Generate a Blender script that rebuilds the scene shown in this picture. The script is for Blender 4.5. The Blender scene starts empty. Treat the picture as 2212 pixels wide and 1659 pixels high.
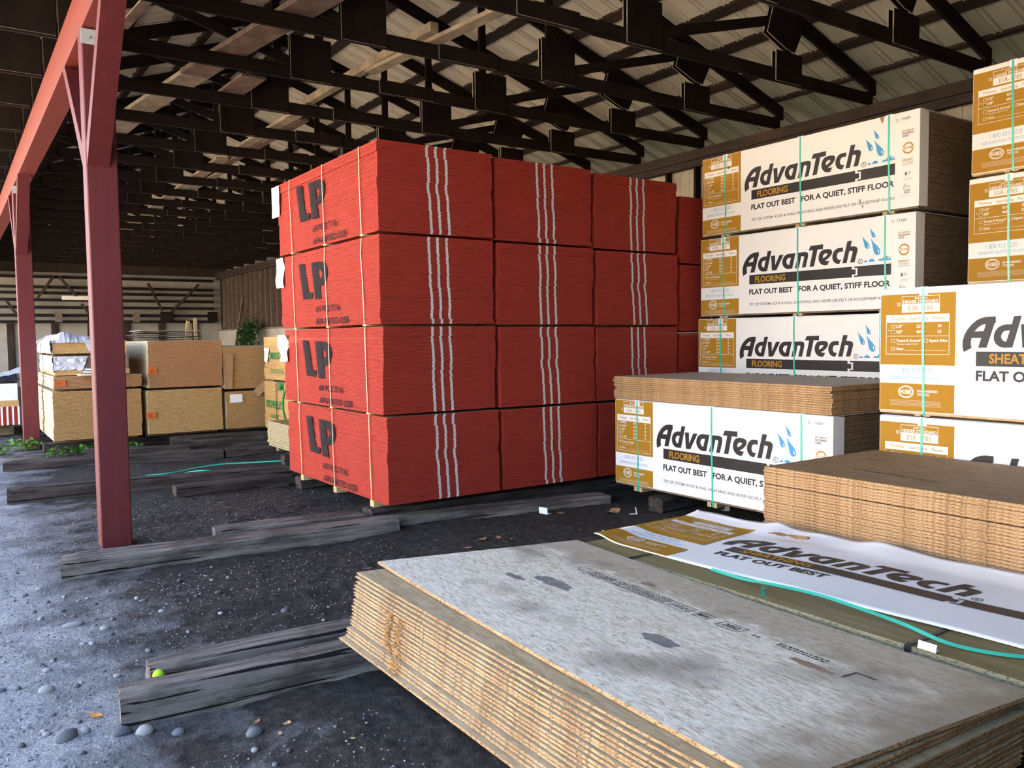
import bpy, math, random
import numpy as np
from mathutils import Matrix, Vector, noise
from mathutils.geometry import tessellate_polygon

S = bpy.context.scene
COL = S.collection

# ------------------------------------------------------------------ camera
cam_data = bpy.data.cameras.new('camera')
cam = bpy.data.objects.new('camera', cam_data)
COL.objects.link(cam)
cam_data.sensor_fit = 'HORIZONTAL'
cam_data.sensor_width = 36.0
cam_data.lens = 1785.43 / 2212 * 36.0
cam_data.clip_start = 0.05
cam_data.clip_end = 400
U = Vector((3720 - 1106, 829.5 - 695, -1785.43)).normalized()
V = Vector((-118 - 1106, 829.5 - 742, -1785.43)).normalized()
W = U.cross(V)
cam.matrix_world = Matrix.Translation((0, 0, 1.65)) @ Matrix((U, V, W)).to_4x4()
S.camera = cam

# ------------------------------------------------------------------ world, sun, exposure
world = bpy.data.worlds.new('sky')
S.world = world
world.use_nodes = True
wn = world.node_tree.nodes
wn.clear()
w_out = wn.new('ShaderNodeOutputWorld')
w_bg = wn.new('ShaderNodeBackground')
w_sky = wn.new('ShaderNodeTexSky')
w_sky.sky_type = 'NISHITA'
w_sky.sun_disc = False
w_sky.sun_elevation = math.radians(48)
w_sky.sun_rotation = math.radians(75)
w_sky.altitude = 0
w_sky.air_density = 1.0
w_sky.dust_density = 4.0
w_sky.ozone_density = 1.0
w_bg.inputs['Strength'].default_value = 0.66
world.node_tree.links.new(w_sky.outputs[0], w_bg.inputs[0])
world.node_tree.links.new(w_bg.outputs[0], w_out.inputs[0])

sun_data = bpy.data.lights.new('sun', 'SUN')
sun_data.energy = 11.0
sun_data.angle = math.radians(0.55)
sun_data.color = (1.0, 0.90, 0.76)
sun = bpy.data.objects.new('sun', sun_data)
COL.objects.link(sun)
sun.rotation_euler = Vector((-0.62, -0.12, -0.78)).to_track_quat('-Z', 'Y').to_euler()

S.view_settings.view_transform = 'Standard'
S.view_settings.look = 'None'
S.view_settings.exposure = 1.55
S.view_settings.gamma = 1.0
S.view_settings.use_curve_mapping = False
S.cycles.use_denoising = True
S.cycles.max_bounces = 8
S.cycles.diffuse_bounces = 5
S.cycles.glossy_bounces = 3
S.cycles.transparent_max_bounces = 8
S.cycles.caustics_reflective = False
S.cycles.caustics_refractive = False

rnd = random.Random(7)

# ------------------------------------------------------------------ materials
def srgb(r, g, b):
    f = lambda c: c / 12.92 if c <= 0.04045 else ((c + 0.055) / 1.055) ** 2.4
    return (f(r / 255), f(g / 255), f(b / 255), 1)

class NT:
    def __init__(s, name, rough=0.75, spec=0.3):
        s.m = bpy.data.materials.new(name)
        s.m.use_nodes = True
        s.t = s.m.node_tree
        s.t.nodes.clear()
        s.out = s.t.nodes.new('ShaderNodeOutputMaterial')
        s.b = s.t.nodes.new('ShaderNodeBsdfPrincipled')
        s.b.inputs['Roughness'].default_value = rough
        s.b.inputs['Specular IOR Level'].default_value = spec
        s.l(s.b.outputs[0], s.out.inputs[0])
        s.co = None
    def l(s, a, b):
        s.t.links.new(a, b)
    def coord(s):
        if s.co is None:
            s.co = s.t.nodes.new('ShaderNodeTexCoord')
        return s.co.outputs['Object']
    def mapped(s, scale=(1, 1, 1), loc=(0, 0, 0), rot=(0, 0, 0)):
        m = s.t.nodes.new('ShaderNodeMapping')
        m.inputs['Scale'].default_value = scale
        m.inputs['Location'].default_value = loc
        m.inputs['Rotation'].default_value = rot
        s.l(s.coord(), m.inputs[0])
        return m.outputs[0]
    def noise(s, scale=(1, 1, 1), sc=1.0, detail=4, rough=0.6, rot=(0, 0, 0), loc=(0, 0, 0), dist=0.0):
        n = s.t.nodes.new('ShaderNodeTexNoise')
        n.inputs['Scale'].default_value = sc
        n.inputs['Detail'].default_value = detail
        n.inputs['Roughness'].default_value = rough
        n.inputs['Distortion'].default_value = dist
        s.l(s.mapped(scale, loc, rot), n.inputs['Vector'])
        return n.outputs['Fac']
    def voro(s, scale=(1, 1, 1), sc=1.0, rot=(0, 0, 0), out='Color'):
        n = s.t.nodes.new('ShaderNodeTexVoronoi')
        n.inputs['Scale'].default_value = sc
        s.l(s.mapped(scale, (0, 0, 0), rot), n.inputs['Vector'])
        return n.outputs[out]
    def ramp(s, fac, stops, interp='LINEAR'):
        r = s.t.nodes.new('ShaderNodeValToRGB')
        cr = r.color_ramp
        cr.interpolation = interp
        while len(cr.elements) < len(stops):
            cr.elements.new(0.5)
        for e, (p, c) in zip(cr.elements, stops):
            e.position = p
            e.color = c if len(c) == 4 else (*c, 1)
        s.l(fac, r.inputs[0])
        return r.outputs[0]
    def mix(s, fac, a, b, mode='MIX'):
        x = s.t.nodes.new('ShaderNodeMix')
        x.data_type = 'RGBA'
        x.blend_type = mode
        for sock, v in ((x.inputs[0], fac), (x.inputs[6], a), (x.inputs[7], b)):
            if isinstance(v, (int, float)):
                sock.default_value = v
            elif isinstance(v, tuple):
                sock.default_value = v if len(v) == 4 else (*v, 1)
            else:
                s.l(v, sock)
        return x.outputs[2]
    def math(s, op, a, b=0.0):
        x = s.t.nodes.new('ShaderNodeMath')
        x.operation = op
        for sock, v in ((x.inputs[0], a), (x.inputs[1], b)):
            if isinstance(v, (int, float)):
                sock.default_value = v
            else:
                s.l(v, sock)
        return x.outputs[0]
    def sep(s):
        x = s.t.nodes.new('ShaderNodeSeparateXYZ')
        s.l(s.coord(), x.inputs[0])
        return x.outputs
    def color(s, c):
        if isinstance(c, tuple):
            s.b.inputs['Base Color'].default_value = c if len(c) == 4 else (*c, 1)
        else:
            s.l(c, s.b.inputs['Base Color'])
        return s
    def bump(s, h, strength=0.5, dist=0.01):
        x = s.t.nodes.new('ShaderNodeBump')
        x.inputs['Strength'].default_value = strength
        x.inputs['Distance'].default_value = dist
        s.l(h, x.inputs['Height'])
        s.l(x.outputs[0], s.b.inputs['Normal'])
        return s

def bw(lo, hi):
    return [(lo, (0, 0, 0)), (hi, (1, 1, 1))]

def plain(name, c, rough=0.7, spec=0.3, var=0.12, sc=6.0):
    n = NT(name, rough, spec)
    f = n.noise((1, 1, 1), sc, 5)
    lo = tuple(x * (1 - var) for x in c[:3])
    hi = tuple(min(1, x * (1 + var)) for x in c[:3])
    n.color(n.ramp(f, [(0.3, lo), (0.7, hi)]))
    return n.m

M = {}
def build_materials():
    # red sealed edges of strand board bundles
    n = NT('red_edge_seal', 0.8, 0.2)
    f1 = n.noise((5, 5, 190), 1.0, 3, 0.7)
    f2 = n.noise((28, 28, 260), 1.0, 3, 0.7)
    c = n.ramp(f1, [(0.30, (0.22, 0.020, 0.013)), (0.5, (0.36, 0.036, 0.022)), (0.72, (0.44, 0.055, 0.033))])
    c = n.mix(n.ramp(f2, bw(0.60, 0.74)), c, (0.60, 0.12, 0.075))
    f3 = n.noise((4, 4, 300), 1.0, 3, 0.7)
    c = n.mix(n.ramp(f3, bw(0.58, 0.66)), c, (0.13, 0.010, 0.008))
    n.color(c).bump(f2, 0.5, 0.004)
    M['red'] = n.m
    # black sprayed stencil paint
    n = NT('black_stencil_paint', 0.85, 0.1)
    f = n.noise((30, 30, 330), 1.0, 3, 0.75)
    n.color((0.022, 0.020, 0.024))
    tr = n.t.nodes.new('ShaderNodeBsdfTransparent')
    mx = n.t.nodes.new('ShaderNodeMixShader')
    n.l(n.ramp(f, bw(0.545, 0.66)), mx.inputs[0])
    n.l(n.b.outputs[0], mx.inputs[1])
    n.l(tr.outputs[0], mx.inputs[2])
    n.l(mx.outputs[0], n.out.inputs[0])
    M['stencil'] = n.m
    # sprayed white stripe paint
    n = NT('white_stripe_paint', 0.8, 0.2)
    f = n.noise((60, 60, 220), 1.0, 3, 0.7)
    n.color(n.ramp(f, [(0.3, (0.62, 0.58, 0.52)), (0.7, (0.80, 0.78, 0.74))]))
    M['stripe'] = n.m
    # cut edge of strand board
    def edge(name, a, b, c_, sx=(7, 7, 110)):
        n = NT(name, 0.85, 0.15)
        f = n.noise(sx, 1.0, 4, 0.75)
        g = n.noise((55, 55, 130), 1.0, 3, 0.8)
        col = n.ramp(f, [(0.30, a), (0.5, b), (0.72, c_)])
        col = n.mix(n.ramp(g, bw(0.50, 0.62)), col, tuple(x * 0.55 for x in a))
        n.color(col).bump(g, 0.7, 0.004)
        return n.m
    M['osb_edge'] = edge('strand_board_edge', (0.31, 0.165, 0.072), (0.50, 0.30, 0.145), (0.66, 0.44, 0.235))
    M['osb_edge_dark'] = edge('raw_panel_edge', (0.17, 0.11, 0.060), (0.25, 0.165, 0.095), (0.32, 0.22, 0.13), (3, 3, 60))
    M['ply_edge'] = edge('plywood_edge', (0.40, 0.22, 0.085), (0.52, 0.30, 0.12), (0.62, 0.38, 0.17), (3, 3, 130))
    M['ply_edge_red'] = edge('cedar_toned_plywood_edge', (0.40, 0.19, 0.085), (0.49, 0.25, 0.115), (0.57, 0.32, 0.16), (3, 3, 130))
    M['ply_edge_pale'] = edge('pale_plywood_edge', (0.48, 0.28, 0.10), (0.60, 0.37, 0.15), (0.70, 0.46, 0.21), (3, 3, 130))
    M['ply_lit_long_edge'] = edge('lit_long_grain_plywood_edge', (0.66, 0.52, 0.32), (0.78, 0.64, 0.42), (0.85, 0.73, 0.52), (3, 3, 130))  # long-grain edge, paled further to paint in the strong side light
    M['treated_edge'] = edge('treated_plywood_edge', (0.26, 0.22, 0.12), (0.36, 0.31, 0.19), (0.44, 0.39, 0.25), (3, 3, 90))
    # weathered grey strand board face
    n = NT('weathered_strand_board_face', 0.8, 0.2)
    s1 = n.noise((58, 15, 20), 1.0, 5, 0.75, (0, 0, 0.35), dist=0.9)
    s2 = n.noise((85, 20, 30), 1.0, 3, 0.7, (0, 0, -0.5), dist=1.6)
    col = n.ramp(s1, [(0.30, (0.38, 0.29, 0.18)), (0.42, (0.62, 0.54, 0.40)), (0.56, (0.84, 0.79, 0.67)), (0.8, (0.92, 0.88, 0.78))])
    col = n.mix(n.ramp(s2, bw(0.60, 0.68)), col, (0.26, 0.17, 0.10))
    s3 = n.noise((26, 9, 10), 1.0, 4, 0.65, (0, 0, 0.9), dist=0.8)
    col = n.mix(n.ramp(s3, bw(0.60, 0.70)), col, (0.55, 0.47, 0.36))
    st = n.noise((1.7, 1.3, 1), 1.0, 3, 0.55, loc=(4.2, 1.7, 0))
    col = n.mix(n.math('MULTIPLY', n.ramp(st, bw(0.53, 0.66)), 0.75), col, (0.23, 0.19, 0.14))
    x, y, z = n.sep()
    # dirty trodden border along the far and near-end edges
    bx = n.ramp(n.math('ADD', n.math('MULTIPLY', n.noise((5, 5, 1), 1.0, 4), 0.5), n.math('SUBTRACT', x, 0.25)), bw(0.92, 1.20))
    by = n.ramp(n.math('ADD', n.math('MULTIPLY', n.noise((4, 4, 1), 1.0, 4, loc=(3, 1, 0)), 0.6), n.math('MULTIPLY', y, -1.0)), bw(-0.10, 0.24))
    col = n.mix(n.math('MULTIPLY', bx, 0.55), col, (0.30, 0.235, 0.15))
    col = n.mix(n.math('MULTIPLY', by, 0.8), col, (0.27, 0.21, 0.135))
    n.color(col).bump(s1, 0.25, 0.003)
    M['osb_face_grey'] = n.m
    # clean tan strand board face
    def face(name, a, b, c_):
        n = NT(name, 0.75, 0.25)
        s1 = n.noise((30, 7, 20), 1.0, 4, 0.7, (0, 0, 0.2), dist=0.8)
        s2 = n.noise((48, 9, 30), 1.0, 3, 0.7, (0, 0, -0.4), dist=0.9)
        col = n.ramp(s1, [(0.30, a), (0.5, b), (0.72, c_)])
        col = n.mix(n.ramp(s2, bw(0.62, 0.72)), col, tuple(q * 0.55 for q in a))
        n.color(col).bump(s1, 0.2, 0.003)
        return n.m
    M['osb_face_tan'] = face('tan_strand_board_face', (0.30, 0.22, 0.12), (0.42, 0.33, 0.20), (0.52, 0.43, 0.29))
    M['osb_face_brown'] = face('brown_strand_board_face', (0.17, 0.105, 0.050), (0.25, 0.16, 0.083), (0.33, 0.22, 0.125))
    M['osb_face_dusty'] = face('dusty_strand_board_face', (0.30, 0.26, 0.21), (0.38, 0.34, 0.28), (0.46, 0.42, 0.36))
    # treated plywood face: greenish with soft grain
    n = NT('treated_plywood_face', 0.7, 0.25)
    g = n.noise((14, 1.2, 4), 1.0, 5, 0.6, dist=1.4)
    g2 = n.noise((1.3, 0.9, 1), 1.0, 3)
    col = n.ramp(g, [(0.3, (0.165, 0.130, 0.052)), (0.55, (0.235, 0.190, 0.085)), (0.75, (0.29, 0.24, 0.115))])
    col = n.mix(n.math('MULTIPLY', n.ramp(g2, bw(0.5, 0.68)), 0.6), col, (0.20, 0.18, 0.13))
    n.color(col)
    M['treated_face'] = n.m
    M['ply_face'] = plain('plywood_face', (0.55, 0.38, 0.20, 1), 0.7)
    # printed wrap
    def carton(name, c, dirt=0.5):
        n = NT(name, 0.65, 0.15)
        f = n.noise((1, 2.0, 9), 1.0, 5, 0.65)
        col = n.mix(n.math('MULTIPLY', n.ramp(f, bw(0.60, 0.80)), dirt), c, tuple(q * 0.72 for q in c[:3]))
        n.color(col)
        return n.m
    M['carton'] = carton('white_carton', (0.80, 0.78, 0.745, 1), 0.35)
    M['carton_lit'] = carton('lit_white_carton', (0.83, 0.83, 0.83, 1), 0.2)  # lit copy of the carton: stronger light on the lower packs is in the colour
    M['gold'] = carton('gold_print', (0.40, 0.20, 0.018, 1), 0.3)
    M['ink'] = plain('black_ink', (0.026, 0.023, 0.024, 1), 0.5, 0.3, 0.1)
    M['ink_grey'] = plain('grey_ink', (0.13, 0.12, 0.115, 1), 0.6)
    M['ink_white'] = plain('white_ink', (0.80, 0.78, 0.73, 1), 0.6, 0.3, 0.04)
    M['ink_gold'] = plain('gold_ink', (0.46, 0.23, 0.022, 1), 0.6, 0.3, 0.06)
    M['ink_blue'] = plain('blue_ink', (0.060, 0.30, 0.56, 1), 0.5, 0.3, 0.08)
    M['ink_pale_blue'] = plain('pale_blue_ink', (0.17, 0.38, 0.56, 1), 0.5, 0.3, 0.08)
    M['teal'] = plain('teal_strap_plastic', (0.055, 0.50, 0.36, 1), 0.28, 0.6, 0.18, 3.0)
    M['teal_dark'] = plain('dark_teal_strap_plastic', (0.02, 0.33, 0.24, 1), 0.3, 0.6, 0.2, 3.0)
    M['strap_cream'] = plain('cream_strap_plastic', (0.62, 0.50, 0.28, 1), 0.35, 0.5, 0.2, 4.0)
    M['strap_black'] = plain('black_steel_strap', (0.02, 0.022, 0.026, 1), 0.4, 0.5)
    M['paper'] = plain('white_paper', (0.84, 0.84, 0.84, 1), 0.6, 0.3, 0.05)
    M['white_plastic'] = plain('white_plastic', (0.80, 0.81, 0.82, 1), 0.4, 0.4, 0.05)
    M['orange'] = plain('orange_label_paper', (0.75, 0.17, 0.025, 1), 0.6, 0.3, 0.15, 30.0)
    M['green_ink'] = plain('green_stencil_ink', (0.020, 0.20, 0.045, 1), 0.75)
    M['kraft'] = plain('brown_cardboard', (0.36, 0.22, 0.115, 1), 0.8, 0.15)
    M['block'] = plain('raw_pine', (0.55, 0.38, 0.19, 1), 0.8, 0.15, 0.2, 12.0)
    M['block_dark'] = plain('grimy_pine', (0.20, 0.15, 0.10, 1), 0.85, 0.1, 0.3, 12.0)
    # red painted timber
    n = NT('red_painted_timber', 0.6, 0.3)
    f = n.noise((14, 14, 1.2), 1.0, 5, 0.65)
    g = n.noise((3, 3, 1.6), 1.0, 4)
    col = n.ramp(f, [(0.3, (0.092, 0.0135, 0.0155)), (0.7, (0.130, 0.021, 0.022))])
    col = n.mix(n.math('MULTIPLY', n.ramp(g, bw(0.55, 0.75)), 0.6), col, (0.095, 0.020, 0.022))
    n.color(col).bump(f, 0.15, 0.003)
    M['red_paint'] = n.m
    n = NT('orange_red_painted_beam', 0.6, 0.3)
    f = n.noise((14, 1.0, 14), 1.0, 5, 0.65)
    n.color(n.ramp(f, [(0.3, (0.16, 0.023, 0.014)), (0.7, (0.20, 0.034, 0.021))]))
    M['beam_paint'] = n.m
    M['galv'] = plain('galvanised_plate', (0.42, 0.44, 0.45, 1), 0.45, 0.5, 0.15, 10.0)
    # old dark roof timber
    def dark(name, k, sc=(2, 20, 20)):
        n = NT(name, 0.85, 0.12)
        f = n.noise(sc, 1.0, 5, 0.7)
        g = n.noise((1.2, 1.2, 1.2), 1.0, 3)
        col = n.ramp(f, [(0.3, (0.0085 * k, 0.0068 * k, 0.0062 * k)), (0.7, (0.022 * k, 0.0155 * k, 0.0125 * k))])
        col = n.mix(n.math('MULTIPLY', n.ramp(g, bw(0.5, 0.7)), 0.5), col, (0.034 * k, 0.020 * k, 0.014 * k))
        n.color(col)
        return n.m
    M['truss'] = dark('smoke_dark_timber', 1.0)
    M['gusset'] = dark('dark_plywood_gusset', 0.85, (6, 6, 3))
    M['purlin'] = dark('brown_purlin_timber', 2.6, (20, 2, 20))
    M['ply_rim'] = plain('lit_plywood_rim', (0.36, 0.29, 0.22, 1), 0.8)  # rim colour raised to paint in the light caught by plate edges
    M['loft_board'] = plain('pale_loft_lumber', (0.33, 0.26, 0.18, 1), 0.8, 0.15, 0.35, 5.0)
    M['loft_board_brown'] = plain('brown_loft_lumber', (0.17, 0.115, 0.085, 1), 0.8, 0.15, 0.4, 5.0)
    # corrugated roofing
    n = NT('corrugated_roof_metal', 0.55, 0.4)
    f = n.noise((1.5, 4, 1.5), 1.0, 5, 0.6)
    x, y, z = n.sep()
    low = n.ramp(n.math('ADD', z, n.math('MULTIPLY', f, 0.35)), [(0.0, (1, 1, 1)), (1.0, (1, 1, 1))])
    col = n.ramp(f, [(0.3, (0.63, 0.58, 0.465)), (0.7, (0.76, 0.70, 0.57))])
    g = n.noise((2.0, 9, 2.0), 1.0, 4, 0.7)
    col = n.mix(n.math('MULTIPLY', n.ramp(g, bw(0.58, 0.72)), 0.45), col, (0.25, 0.20, 0.13))
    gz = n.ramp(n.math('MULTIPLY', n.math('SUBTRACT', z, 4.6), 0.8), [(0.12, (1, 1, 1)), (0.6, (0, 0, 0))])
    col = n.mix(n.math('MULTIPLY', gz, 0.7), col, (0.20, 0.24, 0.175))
    n.color(col)
    M['roof'] = n.m
    # concrete and siding
    n = NT('grey_concrete_block', 0.9, 0.1)
    f = n.noise((1.5, 1.5, 1.5), 1.0, 6, 0.65)
    col = n.ramp(f, [(0.3, (0.26, 0.245, 0.215)), (0.7, (0.40, 0.38, 0.34))])
    n.color(col).bump(f, 0.3, 0.01)
    M['concrete'] = n.m
    M['siding'] = dark('dark_board_siding', 2.6, (18, 18, 1.2))
    M['stud'] = plain('grey_brown_stud', (0.16, 0.125, 0.095, 1), 0.85, 0.1, 0.3, 8.0)
    M['tan_panel'] = plain('tan_wall_panel', (0.34, 0.29, 0.22, 1), 0.85, 0.1, 0.15, 4.0)
    # sleepers
    n = NT('weathered_sleeper_timber', 0.85, 0.15)
    f = n.noise((1.6, 22, 22), 1.0, 6, 0.7)
    g = n.noise((2.2, 2.2, 6), 1.0, 5, 0.7)
    col = n.ramp(f, [(0.32, (0.030, 0.024, 0.020)), (0.5, (0.165, 0.140, 0.122)), (0.72, (0.29, 0.255, 0.23))])
    col = n.mix(n.math('MULTIPLY', n.ramp(g, bw(0.50, 0.64)), 0.75), col, (0.050, 0.040, 0.033))
    cr = n.ramp(n.noise((0.8, 34, 34), 1.0, 2, 0.5, loc=(3, 1, 7)), bw(0.335, 0.365))
    col = n.mix(cr, (0.012, 0.010, 0.009), col)
    n.color(col).bump(n.math('ADD', f, n.math('MULTIPLY', cr, 0.8)), 1.0, 0.016)
    M['sleeper'] = n.m
    n = NT('tarred_sleeper_timber', 0.85, 0.15)
    f = n.noise((1.6, 22, 22), 1.0, 6, 0.7)
    g = n.noise((2.2, 2.2, 6), 1.0, 5, 0.7)
    col = n.ramp(f, [(0.30, (0.018, 0.014, 0.012)), (0.5, (0.060, 0.048, 0.041)), (0.75, (0.125, 0.105, 0.092))])
    col = n.mix(n.math('MULTIPLY', n.ramp(g, bw(0.50, 0.64)), 0.6), col, (0.025, 0.020, 0.018))
    cr = n.ramp(n.noise((0.8, 34, 34), 1.0, 2, 0.5, loc=(3, 1, 7)), bw(0.335, 0.365))
    col = n.mix(cr, (0.012, 0.010, 0.009), col)
    n.color(col).bump(n.math('ADD', f, n.math('MULTIPLY', cr, 0.8)), 1.0, 0.016)
    M['sleeper_dark'] = n.m
    # ground: pale gravel outside the drip line, black trodden soil inside
    n = NT('gravel_and_black_soil', 0.92, 0.12)
    x, y, z = n.sep()
    f = n.noise((1, 1, 1), 2.2, 6, 0.65)
    g = n.noise((1, 1, 1), 16.0, 5, 0.7)
    h = n.noise((1, 1, 1), 75.0, 4, 0.7)
    soil = n.ramp(g, [(0.3, (0.020, 0.0175, 0.016)), (0.55, (0.046, 0.041, 0.037)), (0.75, (0.092, 0.083, 0.075))])
    soil = n.mix(n.ramp(h, bw(0.62, 0.74)), soil, (0.15, 0.14, 0.13))
    grav = n.ramp(h, [(0.3, (0.13, 0.132, 0.138)), (0.5, (0.27, 0.275, 0.285)), (0.7, (0.44, 0.445, 0.455))])
    edge_ = n.math('ADD', n.math('MULTIPLY', f, 1.5), n.math('MULTIPLY', x, -0.62))
    col = n.mix(n.ramp(edge_, bw(0.10, 0.62)), soil, grav)
    yard = n.ramp(n.math('MULTIPLY', n.math('ADD', x, 1.6), -0.5), bw(0.0, 1.0))  # unseen yard toned warm and pale to bounce light into the shed
    col = n.mix(yard, col, n.ramp(g, [(0.3, (0.44, 0.36, 0.26)), (0.7, (0.56, 0.47, 0.35))]))
    n.color(col).bump(n.math('ADD', g, n.math('MULTIPLY', h, 0.35)), 0.8, 0.03)
    M['ground'] = n.m
    M['stone'] = plain('grey_pebble', (0.15, 0.155, 0.165, 1), 0.8, 0.15, 0.35, 25.0)
    M['stone_pale'] = plain('pale_pebble', (0.30, 0.30, 0.295, 1), 0.8, 0.15, 0.25, 25.0)
    M['stone_dark'] = plain('dark_pebble', (0.085, 0.09, 0.10, 1), 0.7, 0.3, 0.3, 25.0)
    M['leaf_brown'] = plain('dry_brown_leaf', (0.34, 0.20, 0.11, 1), 0.7, 0.2, 0.35, 30.0)
    M['leaf_orange'] = plain('dry_orange_leaf', (0.50, 0.22, 0.05, 1), 0.7, 0.2, 0.3, 30.0)
    M['leaf_green'] = plain('green_leaf', (0.10, 0.25, 0.035, 1), 0.6, 0.3, 0.35, 9.0)
    M['leaf_ivy'] = plain('dark_green_leaf', (0.035, 0.085, 0.022, 1), 0.55, 0.3, 0.35, 9.0)
    M['ball'] = plain('lime_green_felt', (0.42, 0.70, 0.04, 1), 0.85, 0.1, 0.1, 40.0)
    M['film'] = plain('clear_shrink_film', (0.60, 0.59, 0.62, 1), 0.35, 0.5, 0.12, 5.0)
    M['film_dark'] = plain('brown_wrapped_film', (0.22, 0.14, 0.105, 1), 0.25, 0.6, 0.3, 9.0)
    M['tarp'] = plain('dark_blue_tarp', (0.025, 0.035, 0.060, 1), 0.35, 0.5, 0.4, 6.0)
    M['tarp_pale'] = plain('pale_blue_tarp', (0.45, 0.55, 0.66, 1), 0.35, 0.5, 0.2, 6.0)
    M['splinter'] = plain('torn_orange_splinters', (0.55, 0.28, 0.09, 1), 0.9, 0.1, 0.4, 60.0)
    M['slate_stain'] = plain('dark_footprint_stain', (0.24, 0.23, 0.215, 1), 0.85, 0.1, 0.3, 20.0)
    M['rust_stain'] = plain('brown_rubbed_stain', (0.30, 0.21, 0.15, 1), 0.85, 0.1, 0.3, 20.0)
    M['yard_reflector'] = plain('pale_bounce_wall', (0.80, 0.74, 0.64, 1), 0.9, 0.1, 0.05)  # for the added out-of-view building that bounces sunlight
    M['yellow'] = plain('yellow_tape', (0.70, 0.36, 0.03, 1), 0.5)
build_materials()

# ------------------------------------------------------------------ mesh helpers
class MB:
    def __init__(s):
        s.v = []; s.f = []; s.mi = []
    def add(s, vs, fs, mi=0):
        o = len(s.v)
        s.v.extend([tuple(p) for p in vs])
        for f in fs:
            s.f.append(tuple(o + i for i in f))
            s.mi.append(mi)
        return s
    def box(s, a, b, mi=0, T=None, mtop=None, mside=None):
        x0, y0, z0 = a; x1, y1, z1 = b
        vs = [(x0, y0, z0), (x1, y0, z0), (x1, y1, z0), (x0, y1, z0), (x0, y0, z1), (x1, y0, z1), (x1, y1, z1), (x0, y1, z1)]
        if T is not None:
            vs = [T @ Vector(p) for p in vs]
        s.add(vs, [(0, 3, 2, 1), (0, 1, 5, 4), (1, 2, 6, 5), (2, 3, 7, 6), (3, 0, 4, 7)], mi)
        if mside is not None:
            s.mi[-1] = s.mi[-3] = mside
        o = len(s.v) - 8
        s.f.append((o + 4, o + 5, o + 6, o + 7)); s.mi.append(mi if mtop is None else mtop)
        return s
    def bar(s, p, q, w, h, mi=0, up=(0, 0, 1)):
        p = Vector(p); q = Vector(q); d = (q - p); L = d.length; d.normalize()
        side = d.cross(Vector(up)).normalized(); upv = side.cross(d)
        T = Matrix((d, side, upv)).transposed().to_4x4(); T.translation = p
        return s.box((0, -w / 2, -h / 2), (L, w / 2, h / 2), mi, T)
    def ribbon(s, pts, width, thick=0.0012, mi=0, wdir=(0, 1, 0)):
        # flat strap following pts; wdir gives the direction of its width
        pts = [Vector(p) for p in pts]; n = len(pts); o = len(s.v)
        for i, p in enumerate(pts):
            t = (pts[min(i + 1, n - 1)] - pts[max(i - 1, 0)]).normalized()
            wd = Vector(wdir[i] if isinstance(wdir[0], (tuple, Vector)) else wdir)
            wd = (wd - t * wd.dot(t)).normalized(); nn = t.cross(wd)
            for a, b in ((-1, -1), (1, -1), (1, 1), (-1, 1)):
                s.v.append(tuple(p + wd * (a * width / 2) + nn * (b * thick / 2)))
        for i in range(n - 1):
            a = o + 4 * i; b = a + 4
            for k in range(4):
                s.f.append((a + k, a + (k + 1) % 4, b + (k + 1) % 4, b + k)); s.mi.append(mi)
        s.f.append((o + 3, o + 2, o + 1, o)); s.mi.append(mi)
        e = o + 4 * (n - 1)
        s.f.append((e, e + 1, e + 2, e + 3)); s.mi.append(mi)
        return s
    def tube(s, pts, r, mi=0, n=6):
        pts = [Vector(p) for p in pts]; o = len(s.v); m = len(pts)
        rs = r if isinstance(r, (list, tuple)) else [r] * m
        for i, p in enumerate(pts):
            t = (pts[min(i + 1, m - 1)] - pts[max(i - 1, 0)]).normalized()
            a = t.cross(Vector((0.13, 0.31, 0.94))).normalized(); b = t.cross(a)
            for k in range(n):
                an = 2 * math.pi * k / n
                s.v.append(tuple(p + (a * math.cos(an) + b * math.sin(an)) * rs[i]))
        for i in range(m - 1):
            for k in range(n):
                s.f.append((o + i * n + k, o + i * n + (k + 1) % n, o + (i + 1) * n + (k + 1) % n, o + (i + 1) * n + k)); s.mi.append(mi)
        s.f.append(tuple(range(o + n - 1, o - 1, -1))); s.mi.append(mi)
        e = o + (m - 1) * n
        s.f.append(tuple(range(e, e + n))); s.mi.append(mi)
        return s
    def mesh(s, name, mats):
        me = bpy.data.meshes.new(name)
        me.from_pydata(s.v, [], s.f)
        for m in mats:
            me.materials.append(m)
        if len(mats) > 1:
            me.polygons.foreach_set('material_index', s.mi)
        me.update()
        return me
    def build(s, name, mats, parent=None, loc=(0, 0, 0), smooth=False):
        if not isinstance(mats, (list, tuple)):
            mats = [mats]
        me = s.mesh(name, mats)
        if smooth:
            me.polygons.foreach_set('use_smooth', [True] * len(me.polygons))
        return link(name, me, parent, loc)

def link(name, me, parent=None, loc=(0, 0, 0)):
    o = bpy.data.objects.new(name, me)
    COL.objects.link(o)
    o.parent = parent
    o.location = loc
    return o

def tag(o, label, cat, group=None, kind=None):
    if label: o['label'] = label
    if cat: o['category'] = cat
    if group: o['group'] = group
    if kind: o['kind'] = kind
    return o

def thing(name, label, cat, loc=(0, 0, 0), rz=0.0, group=None):
    o = bpy.data.objects.new(name, None)
    COL.objects.link(o)
    o.empty_display_size = 0.1
    o.location = loc
    o.rotation_euler = (0, 0, rz)
    return tag(o, label, cat, group)

def struct(o):
    o['kind'] = 'structure'
    return o

def dup(o, parent=None):
    c = o.copy()
    COL.objects.link(c)
    c.parent = parent
    for ch in list(o.children):
        dup(ch, c)
    return c

def shift(a, seed=0.0):
    return noise.noise(Vector((a, seed, 0.37)))

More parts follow.
